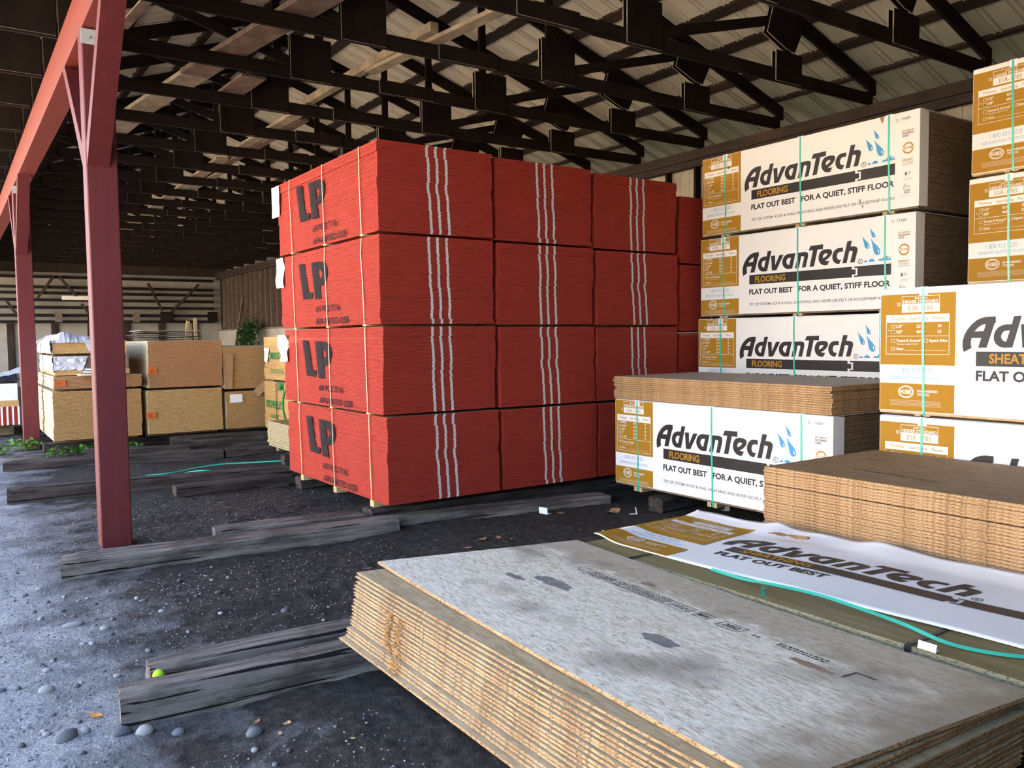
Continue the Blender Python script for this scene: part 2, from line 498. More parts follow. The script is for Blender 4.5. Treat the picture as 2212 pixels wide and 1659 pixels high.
# ------------------------------------------------------------------ flat lettering helpers
def text_polys(body, bold=0.0, shear=0.0):
    cu = bpy.data.curves.new('lettering', 'FONT')
    cu.body = body
    cu.size = 1.0
    cu.offset = bold
    cu.shear = shear
    cu.resolution_u = 3
    ob = bpy.data.objects.new('lettering', cu)
    me = bpy.data.meshes.new_from_object(ob)
    vs = [(v.co.x, v.co.y) for v in me.vertices]
    fs = [tuple(p.vertices) for p in me.polygons]
    bpy.data.objects.remove(ob)
    bpy.data.meshes.remove(me)
    bpy.data.curves.remove(cu)
    return vs, fs
_cap = None
def cap_height():
    global _cap
    if _cap is None:
        vs, _ = text_polys('H')
        _cap = max(v[1] for v in vs)
    return _cap

class Print:
    """flat ink shapes on a face with coordinates (u to the right, w up)"""
    def __init__(s):
        s.v = []; s.f = []
    def text(s, body, u0, u1, w0, cap, bold=0.0, shear=0.0):
        vs, fs = text_polys(body, bold, shear)
        if not vs: return s
        a = min(p[0] for p in vs); b = max(p[0] for p in vs)
        kx = (u1 - u0) / (b - a); ky = cap / (cap_height() + 2 * bold)
        o = len(s.v)
        s.v += [(u0 + (p[0] - a) * kx, w0 + (p[1] + bold) * ky) for p in vs]
        s.f += [tuple(o + i for i in f) for f in fs]
        return s
    def rect(s, u0, w0, u1, w1):
        o = len(s.v)
        s.v += [(u0, w0), (u1, w0), (u1, w1), (u0, w1)]
        s.f.append((o, o + 1, o + 2, o + 3))
        return s
    def frame(s, u0, w0, u1, w1, t):
        s.rect(u0, w0, u1, w0 + t); s.rect(u0, w1 - t, u1, w1)
        s.rect(u0, w0 + t, u0 + t, w1 - t); s.rect(u1 - t, w0 + t, u1, w1 - t)
        return s
    def poly(s, loops, du=0.0, dw=0.0, ku=1.0, kw=1.0):
        L = [[Vector((p[0], p[1], 0)) for p in lp] for lp in loops]
        tri = tessellate_polygon(L)
        o = len(s.v)
        for lp in loops:
            s.v += [(du + p[0] * ku, dw + p[1] * kw) for p in lp]
        s.f += [tuple(o + i for i in t) for t in tri]
        return s
    def ring(s, u, w, ru, rw, t, n=28, a0=0.0, a1=2 * math.pi):
        o = len(s.v)
        for i in range(n + 1):
            a = a0 + (a1 - a0) * i / n
            s.v.append((u + ru * math.cos(a), w + rw * math.sin(a)))
            s.v.append((u + (ru - t) * math.cos(a), w + (rw - t) * math.sin(a)))
        for i in range(n):
            s.f.append((o + 2 * i, o + 2 * i + 1, o + 2 * i + 3, o + 2 * i + 2))
        return s
    def mesh(s, name, mat, fn):
        me = bpy.data.meshes.new(name)
        vs = [fn(u, w) for u, w in s.v]
        fs = []
        for f in s.f:   # face the ink outwards
            if len(set(f)) >= 3:
                fs.append(f)
        me.from_pydata(vs, [], fs)
        me.materials.append(mat)
        me.update()
        return me

# ================================================================== GROUND
def vnoise(x, y, s, seed):
    return noise.noise(Vector((x * s, y * s, seed)))
def ground_z(x, y):
    z = 0.030 * vnoise(x, y, 0.55, 1.3) + 0.016 * vnoise(x, y, 1.7, 5.1) + 0.010 * vnoise(x, y, 4.3, 9.7)
    z += 0.0055 * vnoise(x, y, 13.0, 2.2) + 0.0035 * vnoise(x, y, 31.0, 7.4)
    # wheel ruts running into the shed
    for yy, a in ((5.15, 0.030), (4.75, 0.022), (8.05, 0.022)):
        d = (y - yy + 0.10 * x + 0.12 * vnoise(x, 0, 0.8, 3.0)) / 0.13
        if x > 0.6:
            z -= a * math.exp(-d * d) * min(1, (x - 0.6))
            e = (y - yy - 0.22 + 0.10 * x) / 0.09
            z += 0.6 * a * math.exp(-e * e) * min(1, (x - 0.6))
    if x > 0.9:
        k = min(1.0, (x - 0.9) * 1.2)
        q = vnoise(x, y, 7.5, 11.0)
        z += k * (0.012 * abs(q) + 0.007 * abs(vnoise(x, y, 19.0, 4.2)))
    # a crumbly heap of soil beside the red stack
    d2 = ((x - 2.55) / 0.45) ** 2 + ((y - 7.75) / 0.22) ** 2
    if d2 < 6:
        z += (0.045 + 0.03 * vnoise(x, y, 9, 4.0)) * math.exp(-d2)
    return z
def axis(spans):
    out = []
    for a, b, d in spans:
        n = max(1, int(round((b - a) / d)))
        out += [a + (b - a) * i / n for i in range(n)]
    return out + [spans[-1][1]]
gx = axis([(-70, -10, 10), (-10, -2, 1.0), (-2, -0.3, 0.17), (-0.3, 4.4, 0.028), (4.4, 7.5, 0.08), (7.5, 10.5, 0.5), (10.5, 60, 10)])
gy = axis([(-60, -10, 10), (-10, 0.5, 1.0), (0.5, 2.6, 0.10), (2.6, 8.2, 0.028), (8.2, 12.5, 0.06), (12.5, 18, 0.2), (18, 40, 1.5), (40, 100, 15)])
g = MB()
nx, ny = len(gx), len(gy)
for yy in gy:
    for xx in gx:
        g.v.append((xx, yy, ground_z(xx, yy) if -2 < xx < 9 and -1 < yy < 40 else 0.0))
for j in range(ny - 1):
    for i in range(nx - 1):
        a = j * nx + i
        g.f.append((a, a + 1, a + nx + 1, a + nx)); g.mi.append(0)
floor = struct(g.build('floor', M['ground'], smooth=True))

# ================================================================== SHELL
YB = 36.0            # back wall
YF = -7.6            # open front end of the roof
XR, XL, XM = 9.55, -0.43, 4.56
SL = 0.333
def roof_z(x):       # upper edge of the top chord
    return 4.78 + SL * (9.5 - max(x, 2 * XM - x))
# corrugated roof: narrow ribs in pairs, running down the slope
prof = []
y = YF - 0.3
while y < YB + 0.2:
    for dy, dz in ((0, 0), (0.150, 0), (0.162, 0.022), (0.180, 0.022), (0.192, 0), (0.215, 0), (0.227, 0.022), (0.245, 0.022), (0.257, 0)):
        prof.append((y + dy, dz))
    y += 0.305
r = MB()
lift = 0.045
xs = [XL - 0.25, XM, XR + 0.85]
for (py, dz) in prof:
    for x in xs:
        zz = 4.78 + SL * (9.5 - (x if x >= XM else 2 * XM - x)) + lift
        r.v.append((x, py, zz - dz))
for i in range(len(prof) - 1):
    for k in range(2):
        a = i * 3 + k
        r.f.append((a, a + 3, a + 4, a + 1)); r.mi.append(0)
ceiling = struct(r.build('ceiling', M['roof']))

# back wall: concrete with pilasters
w = MB()
w.box((-6, YB, -0.1), (10.5, YB + 0.25, 4.3))
for x in (2.0, 3.45, 4.69, 6.0, 7.29, 8.6):
    w.box((x - 0.10, YB - 0.12, 0), (x + 0.10, YB, 2.36), 1)
w.box((-6, YB + 0.02, 4.3), (10.5, YB + 0.25, 6.6), 1)
struct(w.build('wall_back', [M['concrete'], M['siding']]))
# right wall: concrete base, boards and studs above
w = MB()
w.box((9.6, YF, -0.1), (9.85, YB, 2.03))
struct(w.build('wall_right', M['concrete']))
w = MB()
y = YF
while y < YB:
    w.box((9.70, y + 0.006, 2.03), (9.73, y + 0.20, 4.40), 0 if y > 15 else 1)
    y += 0.20
w.box((9.62, YF, 4.30), (10.20, YB, 4.33), 0).box((10.18, YF, 4.30), (10.21, YB, 4.70), 0)  # hidden soffit and outer board, added to shut out sky light
struct(w.build('wall_right_boards', [M['siding'], M['tan_panel']])).name = 'wall_right.001'
w = MB()
w.box((XL, YF - 0.2, -0.1), (9.85, YF - 0.02, 4.9)).box((2.5, YF - 0.2, 4.9), (6.6, YF - 0.02, 6.2))
struct(w.build('wall_front_blocker', M['siding']))  # unseen end wall, added to stop light from behind the viewer
# unseen closed bays added to block light; unseen pale building added to bounce it
struct(MB().box((XL - 0.1, YF, -0.1), (XL, -0.45, 4.4)).build('wall_left_blocker', M['siding']))
struct(MB().box((-16.3, 3.0, -0.1), (-16.0, 46.0, 7.0)).build('wall_yard_reflector', M['yard_reflector']))
w = MB()
y = YF + 0.1
while y < YB - 0.2:
    w.box((9.59, y, 2.03), (9.70, y + 0.045, 4.42), 0 if y > 15 else 1)
    y += 0.61
struct(w.build('trim_1', [M['stud'], M['truss']]))
w = MB()
w.box((9.48, YF, 4.30), (9.62, YB, 4.44))
w.box((9.52, YF, 4.20), (9.60, YB, 4.30))
struct(w.build('trim_2', M['purlin']))
w = MB()     # sill on the concrete
w.box((9.56, YF, 2.03), (9.72, YB, 2.09))
struct(w.build('trim_3', M['stud']))

# ================================================================== ROOF TIMBERS
ORD = ['first', 'second', 'third', 'fourth', 'fifth', 'sixth', 'seventh', 'eighth', 'ninth', 'tenth', 'eleventh', 'twelfth', 'thirteenth',
       'fourteenth', 'fifteenth', 'sixteenth', 'seventeenth', 'eighteenth', 'nineteenth', 'twentieth', 'twenty-first', 'twenty-second',
       'twenty-third', 'twenty-fourth', 'twenty-fifth', 'twenty-sixth', 'twenty-seventh']
def plate(x0, x1, z0, z1, cut=None):
    m = MB()
    if cut:
        pts = cut
    else:
        pts = [(x0, z0), (x1, z0), (x1, z1), (x0, z1)]
    n = len(pts)
    o = [(p[0], -0.006, p[1]) for p in pts] + [(p[0], 0.006, p[1]) for p in pts]
    m.add(o, [tuple(range(n)), tuple(range(2 * n - 1, n - 1, -1))], 0)
    m.add(o, [(i, n + i, n + (i + 1) % n, (i + 1) % n) for i in range(n)], 1)
    return m
def make_truss():
    t = thing('roof_truss', None, 'roof truss', (0, 6.04, 0), 0, 'roof trusses of the open shed')
    mt = M['truss']
    MB().box((XL, -0.02, 4.44), (XR, 0.02, 4.58)).build('bottom_chord', mt, t)
    for sgn in (1, -1):
        X = lambda x: x if sgn == 1 else 2 * XM - x
        m = MB()
        o = [(X(9.62), 0, 4.74), (X(XM), 0, 4.74 + SL * (9.62 - XM)), (X(XM), 0, 4.57 + SL * (9.62 - XM)), (X(9.62), 0, 4.57)]
        m.add([(p[0], -0.02, p[2]) for p in o] + [(p[0], 0.02, p[2]) for p in o],
              [(0, 1, 2, 3), (7, 6, 5, 4), (0, 4, 5, 1), (1, 5, 6, 2), (2, 6, 7, 3), (3, 7, 4, 0)])
        m.build('top_chord', mt, t)
        MB().box((min(X(9.47), X(9.53)), -0.021, 4.43), (max(X(9.47), X(9.53)), 0.021, 4.77)).build('heel_post', mt, t)
        MB().box((min(X(5.57), X(5.66)), -0.019, 4.58), (max(X(5.57), X(5.66)), 0.019, 5.86)).build('vertical_web', mt, t)
        MB().bar((X(5.75), 0, 4.57), (X(7.95), 0, 5.17), 0.036, 0.10).build('diagonal_web', mt, t)
        for sy in (-1, 1):
            def gp(m):
                ob = m.build('gusset_plate', [M['gusset'], M['ply_rim']], t, (0, sy * 0.028, 0))
                return ob
            gp(plate(min(X(5.49), X(5.95)), max(X(5.49), X(5.95)), 4.445, 4.90))
            if sgn == 1:
                gp(plate(7.69, 8.14, 4.445, 4.775))
            gp(plate(0, 0, 0, 0, [(X(a), b) for a, b in ((7.64, 5.24), (7.54, 4.94), (7.87, 4.81), (8.01, 4.79), (8.20, 5.14))]))
            if sgn == -1:
                gp(plate(0.10, 0.96, 4.46, 4.90))
                o = gp(plate(0.98, 1.50, 4.445, 4.96)); o.location.y = sy * 0.034
                gp(plate(0, 0, 0, 0, [(4.25, 6.20), (4.87, 6.20), (4.56, 6.40)]))
                gp(plate(4.21, 4.91, 4.445, 4.595))
    return t
truss = make_truss()
for i, k in enumerate([0, -1, -2, -3, -4, -5] + list(range(1, 21))):
    t = truss if i == 0 else dup(truss)
    t.location = (0, 6.04 + 1.37 * k, 0)
trs = sorted([o for o in COL.objects if o.name.startswith('roof_truss')], key=lambda o: o.location.y)
for i, o in enumerate(trs):
    yk = o.location.y
    if yk < 4:
        o['label'] = 'dark timber roof truss with plywood gussets, %s of those at the open front end' % ORD[i]
    else:
        o['label'] = 'dark timber roof truss with square plywood gussets, %s in line from the viewer' % ORD[i - 4 if i >= 4 else i]
# purlins lie on the top chords, along the shed
pur = MB().box((-0.02, YF, 0), (0.02, YB, 0.045)).mesh('roof_purlin', [M['purlin']])
xs_p = [9.45, 8.85, 8.25, 7.65, 7.05, 6.45, 5.85, 5.25, 4.72]
for side in (1, -1):
    for i, x in enumerate(xs_p):
        X = x if side == 1 else 2 * XM - x
        zz = 4.74 + SL * (9.62 - x) - 0.004
        o = link('roof_purlin', pur, None, (X, 0, zz))
        o.scale = (3.4 if i else 1.5, 1, 1)
        o.rotation_euler = (0, math.atan(SL) * side, 0)
        tag(o, 'brown roof purlin lying under the %s metal roof slope, %s up from the eave' % ('right-hand' if side == 1 else 'left-hand', ORD[i]),
            'purlin', 'purlins under the metal roof')
# boards stored on the bottom chords
def loft(x0, y0, x1, y1, wd, th, z, mat, label, sag=0.0):
    m = MB()
    m.bar((0, 0, 0), (x1 - x0, y1 - y0, sag), wd, th)
    o = m.build('loft_board', mat, None, (x0, y0, z))
    return tag(o, label, 'board', 'boards stored up on the roof trusses')
zl = 4.583
loft(4.40, 5.3, 4.02, 8.6, 0.14, 0.04, zl + 0.020, M['loft_board'], 'longest pale board lying across the roof trusses above the red bundles')
loft(4.06, 7.2, 3.93, 10.6, 0.09, 0.09, zl + 0.088, M['loft_board'], 'thick pale square-sawn timber resting on the trusses above the red bundles', 0.0)
loft(3.95, 10.2, 3.86, 13.6, 0.16, 0.04, zl + 0.020, M['loft_board'], 'pale board on the trusses just beyond the thick square timber')
loft(4.12, 10.9, 4.02, 14.4, 0.12, 0.04, zl + 0.020, M['loft_board_brown'], 'brown board on the trusses beside the pale board beyond the square timber')
loft(3.85, 13.9, 3.92, 17.4, 0.20, 0.04, zl + 0.020, M['loft_board'], 'wide pale board on the trusses midway down the shed')
loft(4.14, 14.8, 4.10, 17.2, 0.12, 0.04, zl + 0.020, M['loft_board'], 'narrow pale board on the trusses midway down the shed')
loft(3.92, 17.7, 4.00, 21.0, 0.24, 0.04, zl + 0.020, M['loft_board'], 'wide pale board on the trusses towards the back of the shed')
loft(4.02, 21.4, 4.10, 24.6, 0.24, 0.04, zl + 0.020, M['loft_board'], 'furthest pale board on the trusses near the back wall')
loft(2.86, 6.7, 2.40, 9.7, 0.30, 0.05, zl + 0.025, M['loft_board_brown'], 'wide brown plank lying on the trusses above and left of the red stack')
loft(2.52, 9.4, 2.20, 11.9, 0.30, 0.05, zl + 0.076, M['loft_board'], 'wide pale splintered plank on the trusses behind the brown plank')
loft(2.14, 12.2, 1.98, 15.1, 0.30, 0.05, zl + 0.025, M['loft_board'], 'wide pale plank on the trusses behind the red post')
loft(2.98, 9.4, 2.92, 10.6, 0.28, 0.03, zl + 0.015, M['loft_board_brown'], 'short brown offcut on the trusses beside the splintered plank')
loft(1.62, 7.1, 1.50, 8.6, 0.09, 0.02, zl + 0.010, M['loft_board'], 'thin pale lath on the trusses just right of the red brace')

# ================================================================== POSTS AND BEAM
def beam_like(a, b, mat, name, parent, bev=0.008):
    (x0, y0, z0), (x1, y1, z1) = a, b
    m = MB()
    e = bev
    ring = lambda z: [(x0 + e, y0, z), (x1 - e, y0, z), (x1, y0 + e, z), (x1, y1 - e, z), (x1 - e, y1, z), (x0 + e, y1, z), (x0, y1 - e, z), (x0, y0 + e, z)]
    vs = ring(z0) + ring(z1)
    m.add(vs, [tuple(range(7, -1, -1)), tuple(range(8, 16))] + [(i, (i + 1) % 8, 8 + (i + 1) % 8, 8 + i) for i in range(8)])
    return m.build(name, mat, parent)
def make_post():
    t = thing('timber_post', None, 'post', (0.965, 7.25, 0), 0, 'red posts carrying the eave beam')
    beam_like((0, 0, -0.25), (0.225, 0.20, 4.075), M['red_paint'], 'post_shaft', t)
    for s in (-1, 1):
        # knee brace from the post at 3.1 m up to the beam at 4.07 m
        m = MB()
        yb = 0.0 if s == -1 else 0.20
        w0, w1 = 0.006, 0.165
        p = [(yb, 3.02), (yb + s * 1.05, 4.078), (yb + s * 0.90, 4.078), (yb, 3.19)]
        m.add([(w0, q[0], q[1]) for q in p] + [(w1, q[0], q[1]) for q in p],
              [(0, 1, 2, 3), (7, 6, 5, 4), (0, 4, 5, 1), (1, 5, 6, 2), (2, 6, 7, 3), (3, 7, 4, 0)] if s == 1 else
              [(3, 2, 1, 0), (4, 5, 6, 7), (1, 5, 4, 0), (2, 6, 5, 1), (3, 7, 6, 2), (0, 4, 7, 3)])
        m.build('knee_brace', M['red_paint'], t)
    pl = MB().box((-0.003, -0.008, 3.955), (0.20, -0.001, 4.07)).build('bracket_plate', M['galv'], t)
    pl['label'] = 'galvanised steel bracket plate'
    bl = MB()
    for i in range(8):
        a = 2 * math.pi * i / 8
        bl.v.append((0.05 + 0.013 * math.cos(a), -0.018, 4.005 + 0.013 * math.sin(a)))
    for i in range(8):
        bl.v.append((bl.v[i][0], -0.008, bl.v[i][2]))
    bl.f = [tuple(range(8))] + [(i, 8 + i, 8 + (i + 1) % 8, (i + 1) % 8) for i in range(8)]
    bl.mi = [0] * 9
    bl.build('bolt', M['galv'], pl)
    return t
post = make_post()
post['label'] = 'nearest red painted timber post with two knee braces standing behind the gravel edge'
p = dup(post); p.location = (0.955, 15.0, 0); p['label'] = 'far red painted timber post among the weeds at the left edge'
bm_ = MB()
bm_.box((0, YF, 0), (0.20, YB - 0.05, 0.355))
o = bm_.build('eave_beam', M['beam_paint'], None, (0.972, 0, 4.08))
tag(o, 'long orange-red painted eave beam running over the red posts', 'beam')

# ================================================================== SLEEPERS
def sleeper(x0, y0, x1, y1, w=0.21, top=0.14, bot=-0.10, mat='sleeper', label='', seed=1, cat='timber'):
    # (x0,y0)-(x1,y1): near lower edge of the timber, width runs away from the viewer
    L = math.hypot(x1 - x0, y1 - y0)
    n = max(4, int(L / 0.06))
    h = top - bot
    c = 0.016
    sec = [(c, 0), (w - c, 0), (w, c), (w, h * 0.5), (w, h - c), (w - c, h), (w * 0.66, h), (w * 0.33, h), (c, h), (0, h - c), (0, h * 0.66), (0, h * 0.33), (0, c)]
    m = MB(); k = len(sec)
    for i in range(n + 1):
        x = L * i / n
        endf = min(1.0, min(i, n - i) / 2.0)
        for j, (yy, zz) in enumerate(sec):
            q = Vector((x * 3.2, yy * 16 + seed * 3.1, zz * 16))
            d = noise.noise(q) * 0.008 + noise.noise(q * 3.1) * 0.004
            f = 0.93 + 0.07 * endf
            xx = x + (noise.noise(Vector((yy * 25, zz * 25, seed + i))) * 0.012 if i in (0, n) else 0)
            m.v.append((xx, w / 2 + (yy - w / 2) * f + d, bot + h * 0.5 + (zz - h * 0.5) * f + noise.noise(q + Vector((5, 2, 9))) * 0.007))
    for i in range(n):
        for j in range(k):
            a = i * k + j; b = i * k + (j + 1) % k
            m.f.append((a, a + k, b + k, b)); m.mi.append(0)
    m.f.append(tuple(range(k))); m.mi.append(0)
    m.f.append(tuple(range((n + 1) * k - 1, n * k - 1, -1))); m.mi.append(0)
    o = m.build('timber_sleeper', M[mat], None, (x0, y0, 0))
    o.rotation_euler = (0, 0, math.atan2(y1 - y0, x1 - x0))
    tag(o, label, cat, 'timber sleepers laid on the ground')
    return o
sleeper(0.55, 3.78, 4.15, 3.46, 0.155, 0.15, -0.08, 'sleeper', 'nearest weathered square sleeper running under the loose grey board pile', 1)
sleeper(0.715, 4.02, 4.15, 3.86, 0.17, 0.145, -0.08, 'sleeper', 'weathered sleeper with a rounded end lying just behind the nearest sleeper', 2)
sleeper(0.60, 6.46, 3.10, 6.23, 0.24, 0.125, -0.10, 'sleeper', 'long mossy sleeper passing in front of the nearest red post', 3)
sleeper(3.16, 6.42, 5.33, 6.09, 0.24, 0.085, -0.10, 'sleeper', 'sleeper continuing right from the mossy one, along the front of the red stacks', 4)
sleeper(1.74, 6.83, 2.96, 6.65, 0.22, 0.115, -0.10, 'sleeper', 'short sleeper half hidden behind the mossy sleeper, left of the red stack', 5)
sleeper(3.05, 6.66, 7.9, 6.62, 0.22, 0.14, -0.10, 'sleeper_dark', 'dark sleeper carrying the front ends of the red stacks', 6)
sleeper(1.92, 9.02, 3.12, 9.02, 0.21, 0.13, -0.10, 'sleeper_dark', 'short brown sleeper ending at the far corner of the red stack', 7)
sleeper(3.15, 8.70, 7.9, 8.70, 0.21, 0.14, -0.10, 'sleeper_dark', 'dark sleeper under the far ends of the red stacks', 8)
sleeper(0.455, 9.90, 3.35, 9.53, 0.19, 0.145, -0.10, 'sleeper_dark', 'long dark sleeper behind the nearest post with a free left end', 9)
sleeper(0.53, 12.24, 3.14, 11.74, 0.20, 0.125, -0.10, 'sleeper_dark', 'black sleeper in front of the yellow plywood stacks, reaching the left edge', 10)
sleeper(3.17, 11.73, 5.4, 11.50, 0.20, 0.13, -0.10, 'sleeper_dark', 'grey stained sleeper under the pale green stack', 11)
sleeper(1.55, 13.10, 2.92, 12.72, 0.22, 0.11, -0.10, 'sleeper_dark', 'sleeper by the weeds in front of the left plywood stack', 12)
sleeper(2.75, 13.16, 4.2, 12.95, 0.24, 0.19, -0.10, 'sleeper_dark', 'thick black sleeper in front of the middle plywood stack', 13)
sleeper(3.6, 10.55, 5.4, 10.40, 0.21, 0.135, -0.10, 'sleeper_dark', 'dark sleeper under the middle of the pale green stack', 14)
sleeper(1.15, 14.1, 5.2, 14.1, 0.2, 0.14, -0.1, 'sleeper_dark', 'black sleeper under the front of the plywood stacks', 15)
sleeper(1.15, 15.6, 5.2, 15.6, 0.2, 0.14, -0.1, 'sleeper_dark', 'black sleeper under the back of the plywood stacks', 16)
for i, (xa, xb, ys) in enumerate(((1.75, 4.12, 1.75), (4.35, 8.5, 1.5), (4.35, 8.5, 2.9), (5.40, 8.3, 4.15), (5.40, 8.3, 5.45))):
    sleeper(xa, ys, xb, ys, 0.2, 0.14, -0.1, 'sleeper_dark',
            ('dark sleeper under the near end of the loose grey pile', 'dark sleeper under the near half of the sheathing stacks', 'dark sleeper under the far half of the sheathing stacks',
             'dark sleeper under the near half of the flooring packs', 'dark sleeper under the far half of the flooring packs')[i], 20 + i)

# ================================================================== BOARD STACKS
def stack_layers(n, pitch, wx, wy, seed, jit=0.003, groups=4, gj=0.008, gap=0.06, mats=1, zfun=None):
    """list of (dx, dy, z0, z1) for every sheet of a strapped bundle"""
    rr = random.Random(seed)
    cuts = sorted(rr.sample(range(2, n - 1), groups)) if n > groups + 4 else []
    gx_ = gy_ = 0.0
    out = []
    for i in range(n):
        if i in cuts or i == 0:
            gx_ = rr.uniform(-gj, gj); gy_ = rr.uniform(-gj, gj)
        out.append((gx_ + rr.uniform(-jit, jit), gy_ + rr.uniform(-jit, jit), i * pitch, (i + 1) * pitch - pitch * gap))
    return out
def stack_mb(layers, wx, wy, mtop=None, mside=None):
    m = MB()
    for k, (dx, dy, z0, z1) in enumerate(layers):
        m.box((dx, dy, z0), (wx + dx, wy + dy, z1), 0, None, mtop if (k == len(layers) - 1) else None, mside)
    return m

# ------------------------------------------------------------------ red strand board bundles
RW, RL, RP = 1.152, 2.49, 0.0111        # width, length, pitch (69 sheets -> 0.766 m)
def make_red(seed, first=False):
    t = thing('strand_board_bundle', None, 'board bundle', (0, 0, 0), 0, 'red edged strand board bundles')
    lay = stack_layers(69, RP, RW, RL, seed, 0.0022, 6, 0.0075, 0.16)
    stack_mb(lay, RW, RL, 1).build('board_stack', [M['red'], M['osb_face_brown']], t)
    rr = random.Random(seed + 50)
    drift = rr.uniform(-0.02, 0.0)
    for k, x in enumerate((0.462, 0.550, 0.643)):
        m = MB()
        for i, (dx, dy, z0, z1) in enumerate(lay):
            xx = x + dx * 1.3 + 0.035 * (1 - z0 / 0.783) + rr.uniform(-0.001, 0.001)
            wd = 0.025 + rr.uniform(-0.001, 0.002)
            yy = dy - 0.0012
            m.add([(xx, yy, z0), (xx + wd, yy, z0), (xx + wd, yy, z1), (xx, yy, z1)], [(0, 1, 2, 3)])
        m.build('painted_stripe', M['stripe'], t)
    # straps round the bundle on the long side
    H = 69 * RP
    for k, u in enumerate((0.40, 1.30, 2.155)):
        yy = RL - u
        m = MB()
        b = rr.uniform(-0.012, 0.012)
        m.ribbon([(RW - 0.012, yy, H + 0.001), (0.02, yy, H + 0.001), (-0.012, yy + 0.004, H - 0.004), (-0.014, yy + 0.010 + b, H * 0.82),
                  (-0.014, yy - 0.006, H * 0.5), (-0.013, yy - 0.022, 0.02), (-0.012, yy - 0.024, -0.011), (0.03, yy - 0.024, -0.0152), (RW - 0.03, yy - 0.024, -0.0152)],
                 0.013, 0.0015, 0, (0, 1, 0))
        m.build('strap', M['strap_cream'], t)
        m = MB()
        m.box((-0.012, yy - 0.062, -0.014), (RW - 0.02, yy - 0.028, 0.0))
        m.box((-0.012, yy - 0.020, -0.014), (RW - 0.02, yy + 0.014, 0.0))
        m.build('runner', M['block'], t)
    return t
LP_L = [[(0.592, 0.653), (0.752, 0.648), (0.852, 0.352), (0.966, 0.345), (0.955, 0.280), (0.695, 0.284)]]
LP_P1 = [[(0.943, 0.640), (1.110, 0.640), (1.190, 0.270), (1.022, 0.270)]]
LP_P2 = [[(1.118, 0.640), (1.260, 0.628), (1.345, 0.585), (1.372, 0.520), (1.330, 0.440), (1.255, 0.405), (1.150, 0.395), (1.166, 0.470), (1.215, 0.482), (1.232, 0.515), (1.205, 0.550), (1.138, 0.556)]]
pr = Print()
for lp in (LP_L, LP_P1, LP_P2):
    pr.poly(lp)
me_lp = pr.mesh('stencil_letters', M['stencil'], lambda u, w_: (-0.0125, 2.50 - u, w_ + 0.0))
pr = Print()
pr.text('69 PCS 7/16', 1.03, 1.63, 0.145, 0.060, 0.016).text('APA RATED OSB', 1.03, 1.845, 0.022, 0.060, 0.016)
me_small = pr.mesh('stencil_note', M['stencil'], lambda u, w_: (-0.0125, 2.50 - u, w_ + 0.0))
red_protos = [make_red(3), make_red(11), make_red(23)]
cols = [(3.106, 6.461), (4.262, 6.461), (5.452, 6.461), (6.675, 6.475)]
colname = ['leftmost red stack', 'second red stack', 'third red stack', 'half-hidden fourth red stack']
levname = ['bottom', 'second up', 'third up', 'top']
zb = {0: [0.20, 0.986, 1.772, 2.558], 1: [0.20, 0.983, 1.766, 2.549], 2: [0.20, 0.981, 1.758, 2.535], 3: [0.20, 0.945, 1.690, 2.435]}
used_r = set()
for ci, (x, y) in enumerate(cols):
    for li in range(4):
        pi = (ci * 2 + li * 1) % 3
        if pi not in used_r:
            t = red_protos[pi]; used_r.add(pi)
            base = [o for o in t.children]
        else:
            t = dup(red_protos[pi])
        offx = {0: (0.0, -0.006, -0.030, -0.048), 1: (0.048, 0.032, 0.010, 0.0), 2: (0.045, 0.03, 0.015, 0.008), 3: (0, 0, 0, 0)}[ci][li]
        offy = (0.0, 0.03, 0.01, -0.01)[li] if ci == 0 else (0.0, 0.015, 0.0, 0.01)[li]
        t.location = (x + offx, y + offy, zb[ci][li])
        t['label'] = 'red striped strand board bundle, %s of the %s' % (levname[li], colname[ci])
        for ch in [c for c in t.children if c.name.startswith('stencil')]:
            bpy.data.objects.remove(ch)
        if ci == 0:
            link('stencil_letters', me_lp, t); link('stencil_note', me_small, t)
        t['col'] = ci
        t.scale = (1, 1, (1.0, 0.992, 0.983, 0.945)[ci])
        for c in t.children:
            if c.name.startswith('runner'): c.scale = (1, 1, 4.05 if li == 0 else 1.0)
for o in list(COL.objects):
    if o.name.startswith('strand_board_bundle') and 'col' in o: del o['col']
# paper tags hanging off the far corner of the leftmost stack
def sheet_mesh(w_, h_, amp, seed, nx=8, ny=8, cut=None):
    m = MB()
    for j in range(ny + 1):
        for i in range(nx + 1):
            u = i / nx; v = j / ny
            m.v.append((u * w_, amp * noise.noise(Vector((u * 2.3 + seed, v * 2.3, seed))) , v * h_))
    for j in range(ny):
        for i in range(nx):
            a = j * (nx + 1) + i
            m.f.append((a, a + 1, a + nx + 2, a + nx + 1)); m.mi.append(0)
    return m
def solid(o, t=0.0015):
    md = o.modifiers.new('thickness', 'SOLIDIFY'); md.thickness = t; md.offset = 0
    return o
red0 = [o for o in COL.objects if o.get('label', '').endswith('leftmost red stack')]
for o in red0:
    lv = o['label']
    if ', top' in lv:
        q = solid(sheet_mesh(0.21, 0.33, 0.012, 3).build('paper_tag', M['paper'], o, (-0.018, 2.41, 0.42)))
    elif 'third' in lv:
        q = solid(sheet_mesh(0.22, 0.32, 0.03, 8).build('paper_tag', M['paper'], o, (-0.018, 2.36, 0.44)))
    elif 'second' in lv:
        q = solid(sheet_mesh(0.24, 0.29, 0.06, 15).build('paper_tag', M['paper'], o, (-0.020, 2.36, 0.42)))
    else:
        continue
    q.rotation_euler = (0, 0, math.radians(92))

